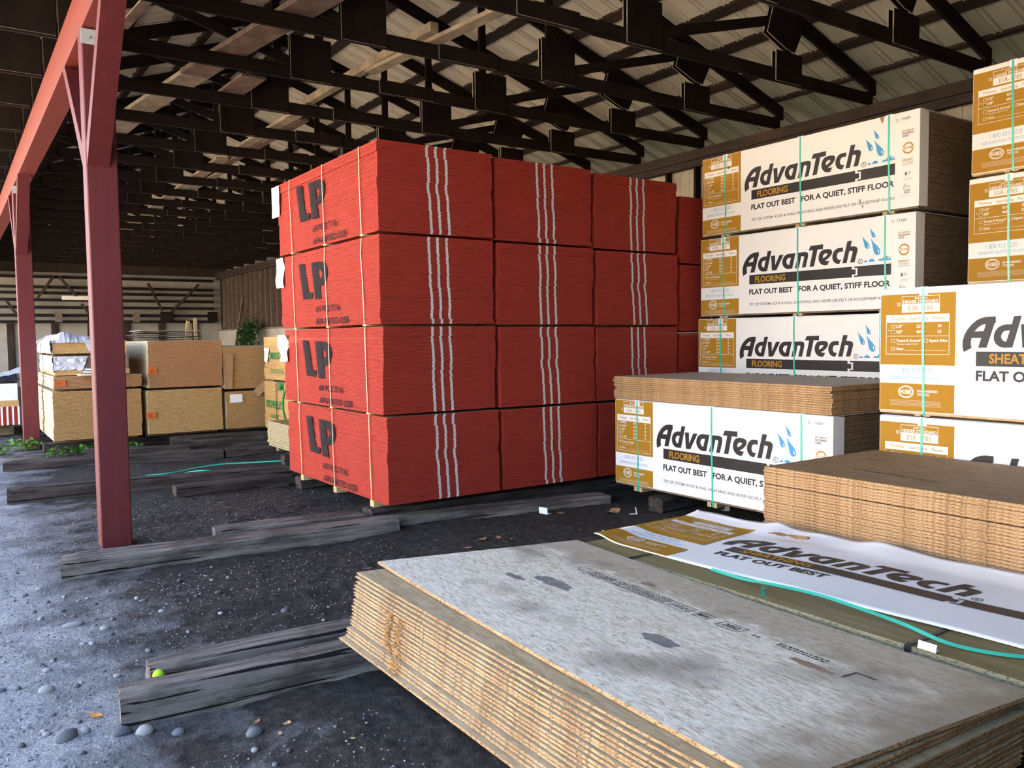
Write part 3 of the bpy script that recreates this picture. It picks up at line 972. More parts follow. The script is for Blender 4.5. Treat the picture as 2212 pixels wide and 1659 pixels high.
# ================================================================== WRAPPED PANEL PACKS
# letter outlines of the wrap, in millimetres from its lower left corner
LOGO = {
'A':[[(784,624),(736,624),(704,619),(668,605),(633,576),(606,543),(586,506),(576,469),(575,434),(580,406),(585,392),(635,420),(630,439),(630,467),(634,485),(695,485),(676,420),(730,421),(777,579),(784,580)],[(722,576),(698,570),(674,553),(652,529),(710,530)]],
'd':[[(893,622),(940,624),(888,423),(836,421),(810,428),(786,447),(774,473),(773,500),(781,528),(799,552),(823,566),(852,572),(882,572)],[(871,532),(841,530),(826,518),(818,496),(823,478),(836,464),(850,461)]],
'v':[[(936,570),(984,572),(987,475),(1037,571),(1087,571),(1002,424),(947,422)]],
'a':[[(1227,574),(1190,426),(1136,424),(1107,435),(1085,455),(1073,480),(1072,506),(1080,533),(1097,555),(1119,568),(1144,573)],[(1174,534),(1144,533),(1129,522),(1120,503),(1125,481),(1139,466),(1154,463)]],
'n':[[(1259,574),(1221,426),(1267,427),(1293,536),(1311,536),(1323,532),(1325,522),(1301,426),(1344,427),(1370,528),(1371,553),(1362,567),(1345,574),(1320,575)]],
'T':[[(1397,627),(1535,630),(1533,584),(1474,584),(1437,428),(1388,427),(1424,583),(1375,584)]],
'e':[[(1582,429),(1549,429),(1522,438),(1499,459),(1487,486),(1486,514),(1494,543),(1512,567),(1539,577),(1570,580),(1601,578),(1623,570),(1632,554),(1630,532),(1614,510),(1588,488),(1557,472),(1577,468),(1604,467)],[(1534,498),(1534,516),(1539,528),(1550,538),(1568,541),(1581,538),(1581,529),(1570,516),(1553,505)]],
'c':[[(1745,578),(1747,540),(1709,540),(1692,532),(1684,513),(1683,496),(1692,476),(1710,468),(1729,469),(1710,431),(1686,432),(1662,443),(1643,464),(1634,491),(1636,519),(1647,546),(1666,567),(1688,576),(1709,578)]],
'h':[[(1791,633),(1838,632),(1824,580),(1856,579),(1881,573),(1894,559),(1895,539),(1867,434),(1821,434),(1846,530),(1842,538),(1827,541),(1811,540),(1786,432),(1740,432)]],
'drop':[[(2015,727),(2040,696),(2062,672),(2072,653),(2069,639),(2053,636),(2037,646),(2032,661),(2024,696)],[(1939,662),(1964,631),(1993,603),(2011,577),(2014,558),(2006,545),(1988,542),(1971,554),(1961,580),(1952,618)],[(2023,636),(2053,595),(2086,563),(2112,532),(2118,509),(2112,489),(2095,479),(2075,484),(2057,503),(2048,537),(2038,587)],[(1959,424),(1967,438),(1979,442),(1991,435),(1997,424)],[(2004,425),(2015,444),(2039,452),(2060,440),(2067,424)],[(2095,426),(2107,440),(2123,444),(2135,440),(2146,455),(2170,465),(2193,462),(2216,446),(2225,426)]],
'glint':[[(2058,667),(2065,655),(2063,646),(2057,649)],[(1998,580),(2006,567),(2002,551),(1997,554)],[(2092,536),(2106,515),(2106,502),(2096,499)],[(2174,456),(2197,454),(2211,442),(2209,436),(2189,447)]],
'bar':[[(664,396),(664,300),(1840,297),(1840,321),(1879,322),(1878,368),(1839,368),(1839,395)],[(1863,394),(2223,395),(2222,297),(1862,299),(1862,312),(1896,312),(1896,380),(1863,381)]],
}
PL, PD = 2.44, 1.20        # pack length along the shed, depth
def face_fn(off):
    return lambda u, w_: (-off, -u, w_)
def logo_prints(kind):
    """printed shapes of the wrap; kind: flooring / sheathing"""
    du, dw = (0.0, 0.0) if kind == 'flooring' else (0.013, 0.033)
    black = Print()
    for ch in 'AdvanTech':
        pass
    for key in ('A', 'd', 'v', 'a', 'n', 'T', 'e', 'c', 'h'):
        black.poly([[(p[0] / 1000, p[1] / 1000) for p in lp] for lp in LOGO[key]], du, dw)
    for lp in LOGO['bar']:
        black.poly([[(p[0] / 1000, p[1] / 1000) for p in lp]], du, dw)
    black.ring(1.924 + du, 0.436 + dw, 0.024, 0.024, 0.005, 20)
    black.text('R', 1.916 + du, 1.932 + du, 0.425 + dw, 0.022, 0.004)
    b = 0.036
    if kind == 'flooring':
        black.text('FLAT OUT BEST', 0.663, 1.196, 0.196, 0.053, b)
        black.text('FOR A QUIET, STIFF FLOOR', 1.262, 2.217, 0.196, 0.053, b)
    else:
        black.text('FLAT OUT BEST', 0.679, 1.330, 0.236, 0.068, b)
    blue = Print(); glint = Print()
    if kind == 'flooring':
        for lp in LOGO['drop']:
            blue.poly([[(p[0] / 1000, p[1] / 1000) for p in lp]], du, dw)
        for lp in LOGO['glint']:
            glint.poly([[(p[0] / 1000, p[1] / 1000) for p in lp]], du, dw)
    word = Print()
    if kind == 'flooring':
        word.text('FLOORING', 0.738, 1.108, 0.316, 0.063, 0.03)
    else:
        word.text('SHEATHING', 0.760, 1.180, 0.352, 0.063, 0.03)
    grey = Print(); num = Print(); fast = Print(); guar = Print(); cert = Print(); green = Print()
    if kind == 'flooring':
        grey.text('TRY ZIP SYSTEM  ROOF & WALL SHEATHING AND NEVER USE FELT OR HOUSEWRAP AGAIN!', 0.664, 2.223, 0.081, 0.026, 0.012)
        grey.text('TM', 1.200, 1.222, 0.240, 0.010, 0.0)
        num.text('S - 11620', 2.224, 2.357, 0.752, 0.020, 0.02)
        num.rect(2.226, 0.742, 2.352, 0.7432)
        fast.text('FASTENING', 2.284, 2.388, 0.624, 0.017, 0.03).text('GUIDE', 2.284, 2.340, 0.602, 0.017, 0.03)
        guar.text('NO SANDING', 2.288, 2.386, 0.378, 0.012, 0.0).text('GUARANTEE', 2.288, 2.386, 0.360, 0.012, 0.0)
        cert.poly([[(2.322, 0.268), (2.334, 0.288), (2.322, 0.310), (2.310, 0.288)]]).text('SFI', 2.337, 2.366, 0.280, 0.022, 0.0)
        for q in range(3):
            cert.rect(2.305, 0.250 - q * 0.009, 2.380, 0.2515 - q * 0.009)
        green.poly([[(2.303, 0.155), (2.307, 0.155), (2.307, 0.186), (2.334, 0.203), (2.334, 0.207), (2.303, 0.189)]])
        green.text('NAHB', 2.312, 2.360, 0.172, 0.014, 0.0).rect(2.306, 0.155, 2.366, 0.157)
        green.text('GREEN', 2.308, 2.364, 0.136, 0.013, 0.03).text('APPROVED', 2.308, 2.364, 0.118, 0.013, 0.03)
        green.rect(2.280, 0.098, 2.392, 0.0995)
    gold = Print(); fast_t = Print(); life = Print(); day = Print(); head = Print()
    if kind == 'flooring':
        fast_t.text("NEW & IMPROVED", 2.284, 2.392, 0.646, 0.015, 0.02)
        life.ring(2.340, 0.506, 0.049, 0.049, 0.013, 20, 0.25, math.pi - 0.25).ring(2.340, 0.504, 0.049, 0.049, 0.013, 20, math.pi + 0.25, 2 * math.pi - 0.25)
        life.text('LIFETIME', 2.287, 2.392, 0.496, 0.019, 0.02)
        day.text('500 DAY', 2.288, 2.387, 0.397, 0.019, 0.04)
    panel = Print(); white = Print(); blu2 = Print()
    if kind == 'flooring':
        panel.rect(0.002, 0.296, 0.527, 0.815).rect(0.002, 0.004, 0.527, 0.164)
        white.frame(0.122, 0.745, 0.405, 0.806, 0.003).text('BUILT TO A', 0.215, 0.312, 0.783, 0.013, 0.02)
        white.text('HIGHER STANDARD', 0.134, 0.395, 0.753, 0.024, 0.02)
        white.rect(0.122, 0.693, 0.405, 0.743)
        gold.text('ESR-1785', 0.172, 0.356, 0.702, 0.033, 0.0)
        white.frame(0.085, 0.716, 0.108, 0.739, 0.002).text('X', 0.089, 0.104, 0.720, 0.015, 0.0)
        white.rect(0.029, 0.614, 0.497, 0.674).frame(0.029, 0.320, 0.497, 0.616, 0.0032).rect(0.029, 0.437, 0.497, 0.440)
        head.text('Thickness', 0.058, 0.170, 0.634, 0.022, 0.01).text('Span Rating', 0.212, 0.344, 0.634, 0.022, 0.01).text('Pieces', 0.392, 0.467, 0.634, 0.022, 0.01)
        for (a, b_, c_, e_), zz in zip((('19/32"', '20 oc', '55', 0), ('23/32"', '24 oc', '45', 1), ('7/8"', '32 oc', '40', 0), ('1"', '32 oc', '35', 0), ('1-1/8"', '48 oc', '30', 0)),
                                      (0.586, 0.552, 0.517, 0.483, 0.449)):
            white.frame(0.060, zz, 0.084, zz + 0.022, 0.002)
            if e_: white.text('X', 0.064, 0.080, zz + 0.003, 0.016, 0.0)
            white.text(a, 0.091, 0.091 + 0.0125 * len(a), zz + 0.002, 0.019, 0.02)
            white.text(b_, 0.258, 0.316, zz + 0.002, 0.019, 0.02).text(c_, 0.414, 0.434, zz + 0.002, 0.019, 0.02)
        white.rect(0.042, 0.485, 0.044, 0.572).rect(0.044, 0.570, 0.054, 0.572).rect(0.044, 0.485, 0.054, 0.487)
        white.frame(0.060, 0.398, 0.084, 0.420, 0.002).text('X', 0.064, 0.080, 0.401, 0.016, 0.0).text('Tongue & Groove', 0.090, 0.268, 0.400, 0.019, 0.02)
        white.text('*Net face width 47-1/2"', 0.092, 0.245, 0.380, 0.010, 0.0)
        white.frame(0.060, 0.339, 0.084, 0.361, 0.002).text('Other', 0.090, 0.146, 0.341, 0.018, 0.02).rect(0.150, 0.341, 0.455, 0.3425)
        blu2.text('1.800.933.9220', 0.133, 0.392, 0.245, 0.033, -0.006).text('advantechperforms.com', 0.068, 0.450, 0.196, 0.030, -0.006)
        white.ring(0.175, 0.107, 0.061, 0.045, 0.005, 30).ring(0.175, 0.107, 0.053, 0.038, 0.003, 30)
        white.text('HUBER', 0.131, 0.219, 0.091, 0.033, 0.02)
        white.text('ENGINEERED', 0.260, 0.408, 0.107, 0.017, 0.02).text('WOODS', 0.260, 0.352, 0.082, 0.017, 0.02)
        for q in range(4):
            white.rect(0.060, 0.045 - q * 0.008, 0.470, 0.0462 - q * 0.008)
    else:
        panel.rect(0.002, 0.332, 0.540, 0.829).rect(0.002, 0.006, 0.540, 0.200)
        white.frame(0.160, 0.757, 0.430, 0.814, 0.003).text('BUILT TO A', 0.255, 0.345, 0.791, 0.012, 0.02)
        white.text('HIGHER STANDARD', 0.171, 0.420, 0.763, 0.022, 0.02).rect(0.160, 0.700, 0.431, 0.756)
        gold.text('ESR-1785', 0.208, 0.383, 0.710, 0.035, 0.0)
        white.frame(0.126, 0.746, 0.150, 0.770, 0.002).text('X', 0.130, 0.146, 0.750, 0.016, 0.0)
        white.rect(0.044, 0.632, 0.499, 0.685).frame(0.044, 0.405, 0.500, 0.634, 0.0032).rect(0.044, 0.533, 0.499, 0.536)
        head.text('Thickness', 0.078, 0.186, 0.647, 0.021, 0.01).text('Span Rating', 0.224, 0.352, 0.647, 0.021, 0.01).text('Pieces', 0.388, 0.462, 0.647, 0.021, 0.01)
        for (a, b_, c_, e_), zz in zip((('1/2"', '32/16', '70', 0), ('5/8"', '40/20', '55', 1)), (0.590, 0.552)):
            white.frame(0.086, zz, 0.111, zz + 0.024, 0.0025)
            white.text(a, 0.121, 0.167, zz + 0.002, 0.021, 0.02).text(b_, 0.268, 0.328, zz + 0.002, 0.021, 0.02).text(c_, 0.418, 0.445, zz + 0.002, 0.021, 0.02)
        white.text('Roof', 0.060, 0.078, 0.572, 0.010, 0.0)
        white.frame(0.086, 0.490, 0.111, 0.514, 0.0025).text('Tongue & Groove*', 0.121, 0.302, 0.493, 0.020, 0.02)
        white.frame(0.325, 0.490, 0.350, 0.514, 0.0025).text('Square Edge', 0.359, 0.486, 0.493, 0.020, 0.02)
        white.text('*Net face width 47-1/2"', 0.121, 0.282, 0.473, 0.010, 0.0)
        white.frame(0.086, 0.433, 0.111, 0.457, 0.0025).text('Other', 0.121, 0.178, 0.435, 0.019, 0.02).rect(0.186, 0.434, 0.480, 0.4357)
        blu2.text('1 800 933 9220', 0.143, 0.395, 0.273, 0.036, -0.008).text('advantechperforms.com', 0.078, 0.457, 0.229, 0.032, -0.008)
        white.ring(0.199, 0.141, 0.058, 0.044, 0.005, 30).ring(0.199, 0.141, 0.050, 0.037, 0.003, 30)
        white.text('HUBER', 0.157, 0.241, 0.126, 0.031, 0.02)
        white.text('ENGINEERED', 0.281, 0.426, 0.141, 0.017, 0.02).text('WOODS', 0.281, 0.368, 0.117, 0.017, 0.02)
        for q in range(5):
            white.rect(0.080, 0.080 - q * 0.009, 0.450, 0.0812 - q * 0.009)
        # pen strokes over the ticked boxes
        black.poly([[(0.089, 0.556), (0.091, 0.553), (0.112, 0.573), (0.110, 0.576)]]).poly([[(0.089, 0.494), (0.091, 0.491), (0.112, 0.511), (0.110, 0.514)]])
        black.poly([[(0.089, 0.552), (0.108, 0.552), (0.108, 0.562), (0.092, 0.560)]])
    return dict(gold_panel=(panel, M['gold'], 0.0008), logo_lettering=(black, M['ink'], 0.0012), rain_drops=(blue, M['ink_blue'], 0.0014),
                drop_glints=(glint, M['ink_white'], 0.0018), product_word=(word, M['ink_gold'], 0.0018), slogan_line=(grey, M['ink_grey'], 0.0014), pack_number=(num, M['ink_grey'], 0.0014), fastening_note=(fast, M['ink_grey'], 0.0014), guarantee_note=(guar, M['ink_grey'], 0.0014),
                certification_mark=(cert, M['ink_grey'], 0.0014), green_building_mark=(green, M['ink_grey'], 0.0014), fastening_heading=(fast_t, M['ink_gold'], 0.0016), lifetime_badge=(life, M['ink_gold'], 0.0016),
                guarantee_heading=(day, M['ink_gold'], 0.0016), table_heading=(head, M['ink_gold'], 0.0020),
                report_number=(gold, M['ink_gold'], 0.0020), white_lettering=(white, M['ink_white'], 0.0016), contact_lettering=(blu2, M['ink_pale_blue'], 0.0014))
PRINT_ME = {}
for kind in ('flooring', 'sheathing'):
    PRINT_ME[kind] = {}
    for nm, (p_, mt_, off_) in logo_prints(kind).items():
        if p_.v:
            PRINT_ME[kind][nm] = p_.mesh(nm, mt_, face_fn(off_ + 0.001))
PRINTSRC = {k: logo_prints(k) for k in ('sheathing',)}

def make_pack(kind, H, n, run_h, seed, cart='carton'):
    t = thing('panel_pack', None, 'panel pack', (0, 0, 0), 0, 'wrapped panel packs')
    pitch = (H - 0.012) / n
    lay = stack_layers(n, pitch, PD, PL, seed, 0.003, 4, 0.004, 0.12)
    m = MB()
    for (dx, dy, z0, z1) in lay:
        m.box((0.006, -PL + 0.008 + dy * 0.8, z0 + 0.002), (PD + dx, -0.008 + dy * 0.6, z1 + 0.002))
    m.build('board_stack', M['osb_edge_dark'], t)
    # carton sleeve: front, top and short returns at the ends
    m = MB()
    th = 0.004
    # front sheet with a slightly uneven top edge
    N = 24
    vs = []
    for i in range(N + 1):
        u = PL * i / N
        dz = 0.003 * noise.noise(Vector((u * 3, seed, 1)))
        vs += [(0, -u, 0.0), (0, -u, H - 0.006 + dz), (0.012, -u, H + dz)]
    fs = []
    for i in range(N):
        a = i * 3
        fs += [(a, a + 3, a + 4, a + 1), (a + 1, a + 4, a + 5, a + 2)]
    m.add(vs, fs)
    m.add([(0.012, 0, H), (PD, 0, H), (PD, -PL, H), (0.012, -PL, H)], [(0, 3, 2, 1)])
    ret = 0.135
    for yy in (0.0, -PL):
        m.add([(0, yy, 0), (ret, yy, 0.004), (ret + 0.004, yy, H - 0.01), (0, yy, H - 0.006), (0.012, yy, H)], [(0, 1, 2, 4, 3)])
    o = m.build('carton_cover', M[cart], t)
    md = o.modifiers.new('thickness', 'SOLIDIFY'); md.thickness = 0.003; md.offset = 0
    for nm, me in PRINT_ME[kind].items():
        link(nm, me, t)
    if kind == 'sheathing':
        pass
    # base board and runners
    MB().box((0.0, -PL + 0.005, -0.016), (PD, -0.004, 0.0)).build('base_board', M['block_dark'] if kind == 'flooring' else M['block'], t)
    rr = random.Random(seed)
    us = (0.317, 1.253, 2.165)
    for k, u in enumerate(us):
        for d in (-0.033, 0.033):
            MB().box((0.002, -u + d - 0.022, -run_h), (PD - 0.02, -u + d + 0.022, -0.016)).build('runner', M['block'], t)
        b = rr.uniform(-0.006, 0.006)
        s_ = MB()
        s_.ribbon([(PD, -u + 0.004, H + 0.005), (0.02, -u + 0.004, H + 0.005), (-0.003, -u + 0.004, H - 0.003), (-0.0045, -u + b, H * 0.6), (-0.0045, -u - 0.006, H * 0.3),
                   (-0.0045, -u - 0.013 + b, 0.0), (-0.002, -u - 0.014, -run_h + 0.006), (0.05, -u - 0.014, -run_h + 0.002)], 0.017, 0.001, 0, (0, 1, 0))
        st = s_.build('strap', M['teal'], t)
        s_ = MB()
        s_.box((-0.0025, -u - 0.030, H - 0.055), (-0.0005, -u + 0.032, H + 0.002)).box((0.0, -u - 0.030, H + 0.001), (0.05, -u + 0.032, H + 0.003))
        s_.build('edge_guard', M['white_plastic'], st)
    return t
def mirrored_guard():
    pass
FH, SH = 0.822, 0.872
fl = make_pack('flooring', FH, 45, 0.036, 5)
fl2 = make_pack('flooring', FH, 45, 0.060, 6, 'carton_lit')
sh = make_pack('sheathing', SH, 55, 0.026, 8)
sh2 = make_pack('sheathing', SH, 55, 0.026, 9, 'carton_lit')
def place(src, x, y, z, label, first=False, sx=1.0):
    t = src if first else dup(src)
    t.location = (x, y, z)
    t['label'] = label
    return t
place(fl, 6.90, 6.352, 2.723, 'top white and gold wrapped flooring pack of the tall stack right of the red bundles', True)
place(fl, 6.905, 6.378, 1.858, 'second wrapped flooring pack from the top of the tall stack right of the red bundles')
place(fl, 6.895, 6.405, 0.993, 'third wrapped flooring pack from the top, cut off by the loose tan boards in front')
place(fl, 6.90, 6.38, 0.188, 'hidden lowest flooring pack of the tall stack right of the red bundles').scale = (1, 1, 0.92)
place(fl2, 5.46, 6.17, 0.200, 'white and gold wrapped flooring pack on the ground carrying loose tan boards', True)
place(sh2, 5.60, 3.445, 1.085, 'large bright sheathing pack at the right edge above the brown board pile', True)
place(sh2, 5.60, 3.440, 0.177, 'bright sheathing pack directly under the large one, half hidden by the brown board pile')
place(sh, 7.24, 3.645, 2.970, 'topmost gold and white sheathing pack in the upper right corner', True)
place(sh, 7.25, 3.665, 2.062, 'gold and white sheathing pack second from the top in the upper right corner')
place(sh, 7.24, 3.650, 1.154, 'sheathing pack third from the top, hidden behind the large bright pack')
place(sh, 7.24, 3.650, 0.246, 'lowest sheathing pack hidden behind the large bright pack').scale = (1, 1, 1)
for o in COL.objects:
    if o.name.startswith('panel_pack') and abs(o.location.z - 0.246) < 1e-4:
        for c in o.children:
            if c.name.startswith('runner'):
                c.scale = (1, 1, 4.0); c.location.z = 0.048

def tear(pack, loops, mat):
    pr_ = Print()
    pr_.poly([loops])
    link('torn_spot', pr_.mesh('torn_spot', M[mat], face_fn(0.0042)), pack)
tear(fl, [(2.075, 0.818), (2.115, 0.818), (2.108, 0.775), (2.098, 0.762), (2.088, 0.780)], 'kraft')
tear(fl, [(1.885, 0.118), (1.893, 0.140), (1.898, 0.118), (1.900, 0.085), (1.892, 0.100)], 'ink_grey')
tear(fl, [(1.905, 0.062), (1.918, 0.078), (1.928, 0.055), (1.915, 0.040), (1.921, 0.058)], 'ink_grey')
tear(fl, [(0.352, 0.672), (0.372, 0.690), (0.376, 0.678), (0.360, 0.660)], 'ink')
# ================================================================== LOOSE SHEETS
def sheet_shape(wx, wy, th, seed, ny=14, sag=0.0, tilt=0.0, cham=0.0035, rough=0.002):
    """one panel: face on top (slot 0), tongue-like rounded cut edges (slot 1)"""
    m = MB()
    sec = [(0, cham), (0, th - cham)]
    def prof_z(v):
        return -4 * sag * v * (1 - v)
    cols_ = 5
    rows = []
    for j in range(ny + 1):
        v = j / ny; y = wy * v
        z = prof_z(v)
        e0 = rough * noise.noise(Vector((y * 30, seed, 2.0)))
        e1 = rough * noise.noise(Vector((y * 30, seed, 7.0)))
        yy0 = 0.0
        ring = []
        inset = cham if j in (0, ny) else 0.0
        yt = y + (cham * 0.8 if j == 0 else (-cham * 0.8 if j == ny else 0))
        # top row across, then bottom row
        for i in range(cols_ + 1):
            x = cham + (wx - 2 * cham) * i / cols_
            ring.append((x, yt, z + th + tilt * x))
        ring.append((wx + e1, y, z + th * 0.72 + tilt * wx))
        ring.append((wx + e1, y, z + th * 0.28 + tilt * wx))
        for i in range(cols_, -1, -1):
            x = cham + (wx - 2 * cham) * i / cols_
            ring.append((x, yt, z + tilt * x))
        ring.append((e0, y, z + th * 0.28))
        ring.append((e0, y, z + th * 0.72))
        rows.append(ring)
    k = len(rows[0])
    for r_ in rows:
        m.v += r_
    for j in range(ny):
        for i in range(k):
            a = j * k + i; b = j * k + (i + 1) % k
            m.f.append((a, b, b + k, a + k)); m.mi.append(0 if i < cols_ or (cols_ + 3 <= i < 2 * cols_ + 3) else 1)
    m.f.append(tuple(range(k - 1, -1, -1))); m.mi.append(1)
    m.f.append(tuple(range(ny * k, ny * k + k))); m.mi.append(1)
    return m
def pile(name, n, x, y, z, wx, wy, pitch, mats, topmats, seed, label_fn, group, jx=0.006, jy=0.004, sag=0.0, tilt=0.0, gaps=None, cat='board', thick=None):
    """y: near end; sheets reach towards +y"""
    rr = random.Random(seed)
    variants = [sheet_shape(wx, wy, (thick or pitch * 0.965), seed + q, 14, 0.0, tilt).mesh(name, mats) for q in range(3)] if sag == 0 else None
    out = []
    zz = z
    for i in range(n):
        f = i / max(1, n - 1)
        if gaps and i in gaps:
            zz += gaps[i]
        if i == n - 1 and topmats:
            me = sheet_shape(wx, wy, (thick or pitch * 0.965), seed + 9, 14, sag * f, tilt * f).mesh(name, topmats)
        elif sag:
            me = sheet_shape(wx, wy, (thick or pitch * 0.965), seed + i, 14, sag * f, tilt * f).mesh(name, mats)
        else:
            me = variants[i % 3]
        o = link(name, me, None, (x + rr.uniform(-jx, jx), y + rr.uniform(-jy, jy), zz))
        o.rotation_euler = (0, 0, rr.uniform(-0.0012, 0.0012))
        tag(o, label_fn(i, n), cat, group)
        zz += pitch
        out.append(o)
    return out
# brown topped pile of strand board at the right
def lab_i(i, n):
    if i == n - 1: return 'top brown-faced sheet of the tall loose board pile at right'
    if i == n - 2: return 'tan-edged sheet second from the top of the tall loose board pile at right'
    if i == n - 7: return 'sheet just under the dark gap in the tall loose board pile at right'
    return 'tan-edged strand board sheet inside the tall loose pile at right'
pi = pile('strand_board_sheet', 33, 4.285, 0.985, 0.200, 1.215, 2.44, 0.01815, [M['osb_face_brown'], M['osb_edge']], [M['osb_face_brown'], M['osb_edge']], 31, lab_i,
          'sheets of the tall loose pile', 0.007, 0.006, gaps={27: 0.004})
def scrawl(parent, pts, w_, seed, z):
    pr_ = Print(); r3 = random.Random(seed)
    (x0, y0), (x1, y1) = pts
    d = Vector((x1 - x0, y1 - y0)); L_ = d.length; d.normalize(); nn = Vector((-d.y, d.x))
    t_ = 0.0
    while t_ < L_:
        a = Vector((x0, y0)) + d * t_ + nn * r3.uniform(-w_, w_) * 0.3
        b = a + d * r3.uniform(0.01, 0.05) + nn * r3.uniform(-w_, w_)
        e = (b - a).normalized(); q = Vector((-e.y, e.x)) * 0.005
        o = len(pr_.v)
        pr_.v += [tuple(a - q), tuple(b - q), tuple(b + q), tuple(a + q)]; pr_.f.append((o, o + 1, o + 2, o + 3))
        t_ += r3.uniform(0.006, 0.022)
    link('ink_scrawl', pr_.mesh('ink_scrawl', M['ink'], lambda u, v_: (u, v_, z)), parent)
scrawl(pi[-1], ((0.345, 2.03), (0.285, 1.47)), 0.035, 3, 0.0181)
scrawl(pi[-1], ((0.80, 2.25), (0.78, 2.12)), 0.03, 5, 0.0181)
# sheets lying on the wrapped flooring pack
def lab_h(i, n):
    if i == n - 1: return 'top dusty sheet of the loose tan boards on the wrapped flooring pack'
    if i == n - 2: return 'sheet second from the top of the loose boards on the wrapped flooring pack'
    return 'tan-edged sheet in the short loose pile on the wrapped flooring pack'
ph = pile('strand_board_sheet', 12, 5.452, 3.735, 1.030, 1.21, 2.44, 0.01815, [M['osb_face_tan'], M['osb_edge']], [M['osb_face_dusty'], M['osb_edge']], 47, lab_h,
          'sheets lying on the wrapped flooring pack', 0.018, 0.020)
# front pile of grey faced sheets
def lab_j(i, n):
    if i == n - 1: return 'second grey-tan sheet of the nearest pile, showing a strip of its face at the left'
    if i == 0: return 'lowest sheet of the nearest loose pile, jutting out at the left corner'
    if i == n - 2: return 'golden-edged sheet third from the top of the nearest loose pile'
    return 'golden-edged strand board sheet in the nearest loose pile'
rr = random.Random(77)
pj = pile('strand_board_sheet', 19, 1.565, 1.215, 0.200, 1.235, 2.48, 0.0166, [M['osb_face_tan'], M['osb_edge']], [M['osb_face_tan'], M['osb_edge']], 61, lab_j,
          'sheets of the nearest loose pile', 0.006, 0.005, sag=0.012, tilt=-0.050, thick=0.0110)
for i, o in enumerate(pj):
    f = i / 18.0
    o.location.x += 0.055 * f - 0.02
    if i >= 8: o.location.z += 0.001
    if i == 0: o.location.x -= 0.035; o.location.y += 0.02
    if i in (1, 2, 3): o.location.x -= 0.012
    if i >= 17: o.location.x += 0.012; o.location.y += 0.025
# the two topmost grey sheets, slid to the right
me = sheet_shape(1.25, 2.50, 0.0152, 5, 18, 0.012, -0.055).mesh('strand_board_sheet', [M['osb_face_grey'], M['osb_edge']])
top_j = link('strand_board_sheet', me, None, (1.648, 1.268, 0.5168))
top_j.rotation_euler = (math.radians(-0.0), 0, math.radians(-2.2))
tag(top_j, 'top weathered grey sheet of the nearest loose pile, stained and printed', 'board', 'sheets of the nearest loose pile')
# ink stamp, footprints and stains on the top sheet, children of it
def on_sheet(pr_, name, mat, lift=0.0012):
    def fn(u, w_):
        v = w_ / 2.50
        return (u, w_, 0.0152 - 0.055 * u - 4 * 0.012 * v * (1 - v) + lift)
    # subdivide long strips by keeping shapes small
    me_ = pr_.mesh(name, mat, fn)
    return link(name, me_, top_j)
st = Print()
vv, ff = [], []
def along(pr_, body, y0, y1, x0, cap, bold=0.0):
    """text running along the sheet: reads from y0 to y1 (towards -y), letter tops towards +x"""
    vs, fs = text_polys(body, bold)
    a = min(p[0] for p in vs); b = max(p[0] for p in vs)
    k = (y0 - y1) / (b - a); ky = cap / cap_height()
    o = len(pr_.v)
    pr_.v += [(x0 + p[1] * ky, y0 - (p[0] - a) * k) for p in vs]
    pr_.f += [tuple(o + i for i in f) for f in fs]
def arect(pr_, ya, yb, xa, xb, t=0.004):
    n = max(1, int(abs(ya - yb) / 0.12))
    for q in range(n):
        a = ya + (yb - ya) * q / n; b = ya + (yb - ya) * (q + 1) / n
        pr_.rect(xa, min(a, b), xa + t, max(a, b)); pr_.rect(xb - t, min(a, b), xb, max(a, b))
    pr_.rect(xa, min(ya, yb), xb, min(ya, yb) + t); pr_.rect(xa, max(ya, yb) - t, xb, max(ya, yb))
arect(st, 2.00, 1.32, 0.84, 0.925, 0.003)
st.ring(0.882, 1.95, 0.03, 0.035, 0.004)
def dashes(pr_, y0, y1, x0, x1, rows, seed):
    """worn, unreadable rows of print"""
    r3 = random.Random(seed)
    for q in range(rows):
        xa = x0 + (x1 - x0) * q / rows
        yy = y0
        while yy > y1:
            d = r3.uniform(0.006, 0.020)
            pr_.rect(xa, max(y1, yy - d), xa + (x1 - x0) / rows * 0.55, yy)
            yy -= d + r3.uniform(0.003, 0.010)
dashes(st, 1.90, 1.72, 0.855, 0.915, 3, 1)
dashes(st, 1.62, 1.34, 0.848, 0.920, 6, 2)
dashes(st, 1.70, 1.63, 0.850, 0.918, 3, 3)
arect(st, 1.31, 1.20, 0.845, 0.92, 0.004); dashes(st, 1.295, 1.215, 0.865, 0.905, 2, 4)
arect(st, 1.165, 1.085, 0.845, 0.915, 0.004); along(st, 'MARK', 1.155, 1.095, 0.866, 0.03, 0.02)
arect(st, 1.03, 0.91, 0.84, 0.915, 0.004); along(st, '2052', 1.01, 0.93, 0.862, 0.035, 0.02)
dashes(st, 0.86, 0.82, 0.865, 0.895, 2, 5)
dashes(st, 0.74, 0.52, 0.865, 0.905, 2, 6)
st.rect(0.80, 0.40, 0.885, 0.408).rect(0.877, 0.33, 0.885, 0.40)
on_sheet(st, 'ink_stamp', M['ink'])
def blob(pr_, u, v, ru, rv, seed, n=48):
    pts = []
    for i in range(n):
        a = 2 * math.pi * i / n
        k = 1 + 0.35 * noise.noise(Vector((math.cos(a) * 1.8, math.sin(a) * 1.8, seed))) + 0.16 * noise.noise(Vector((math.cos(a) * 7, math.sin(a) * 7, seed)))
        pts.append((u + ru * k * math.cos(a), v + rv * k * math.sin(a)))
    pr_.poly([pts])
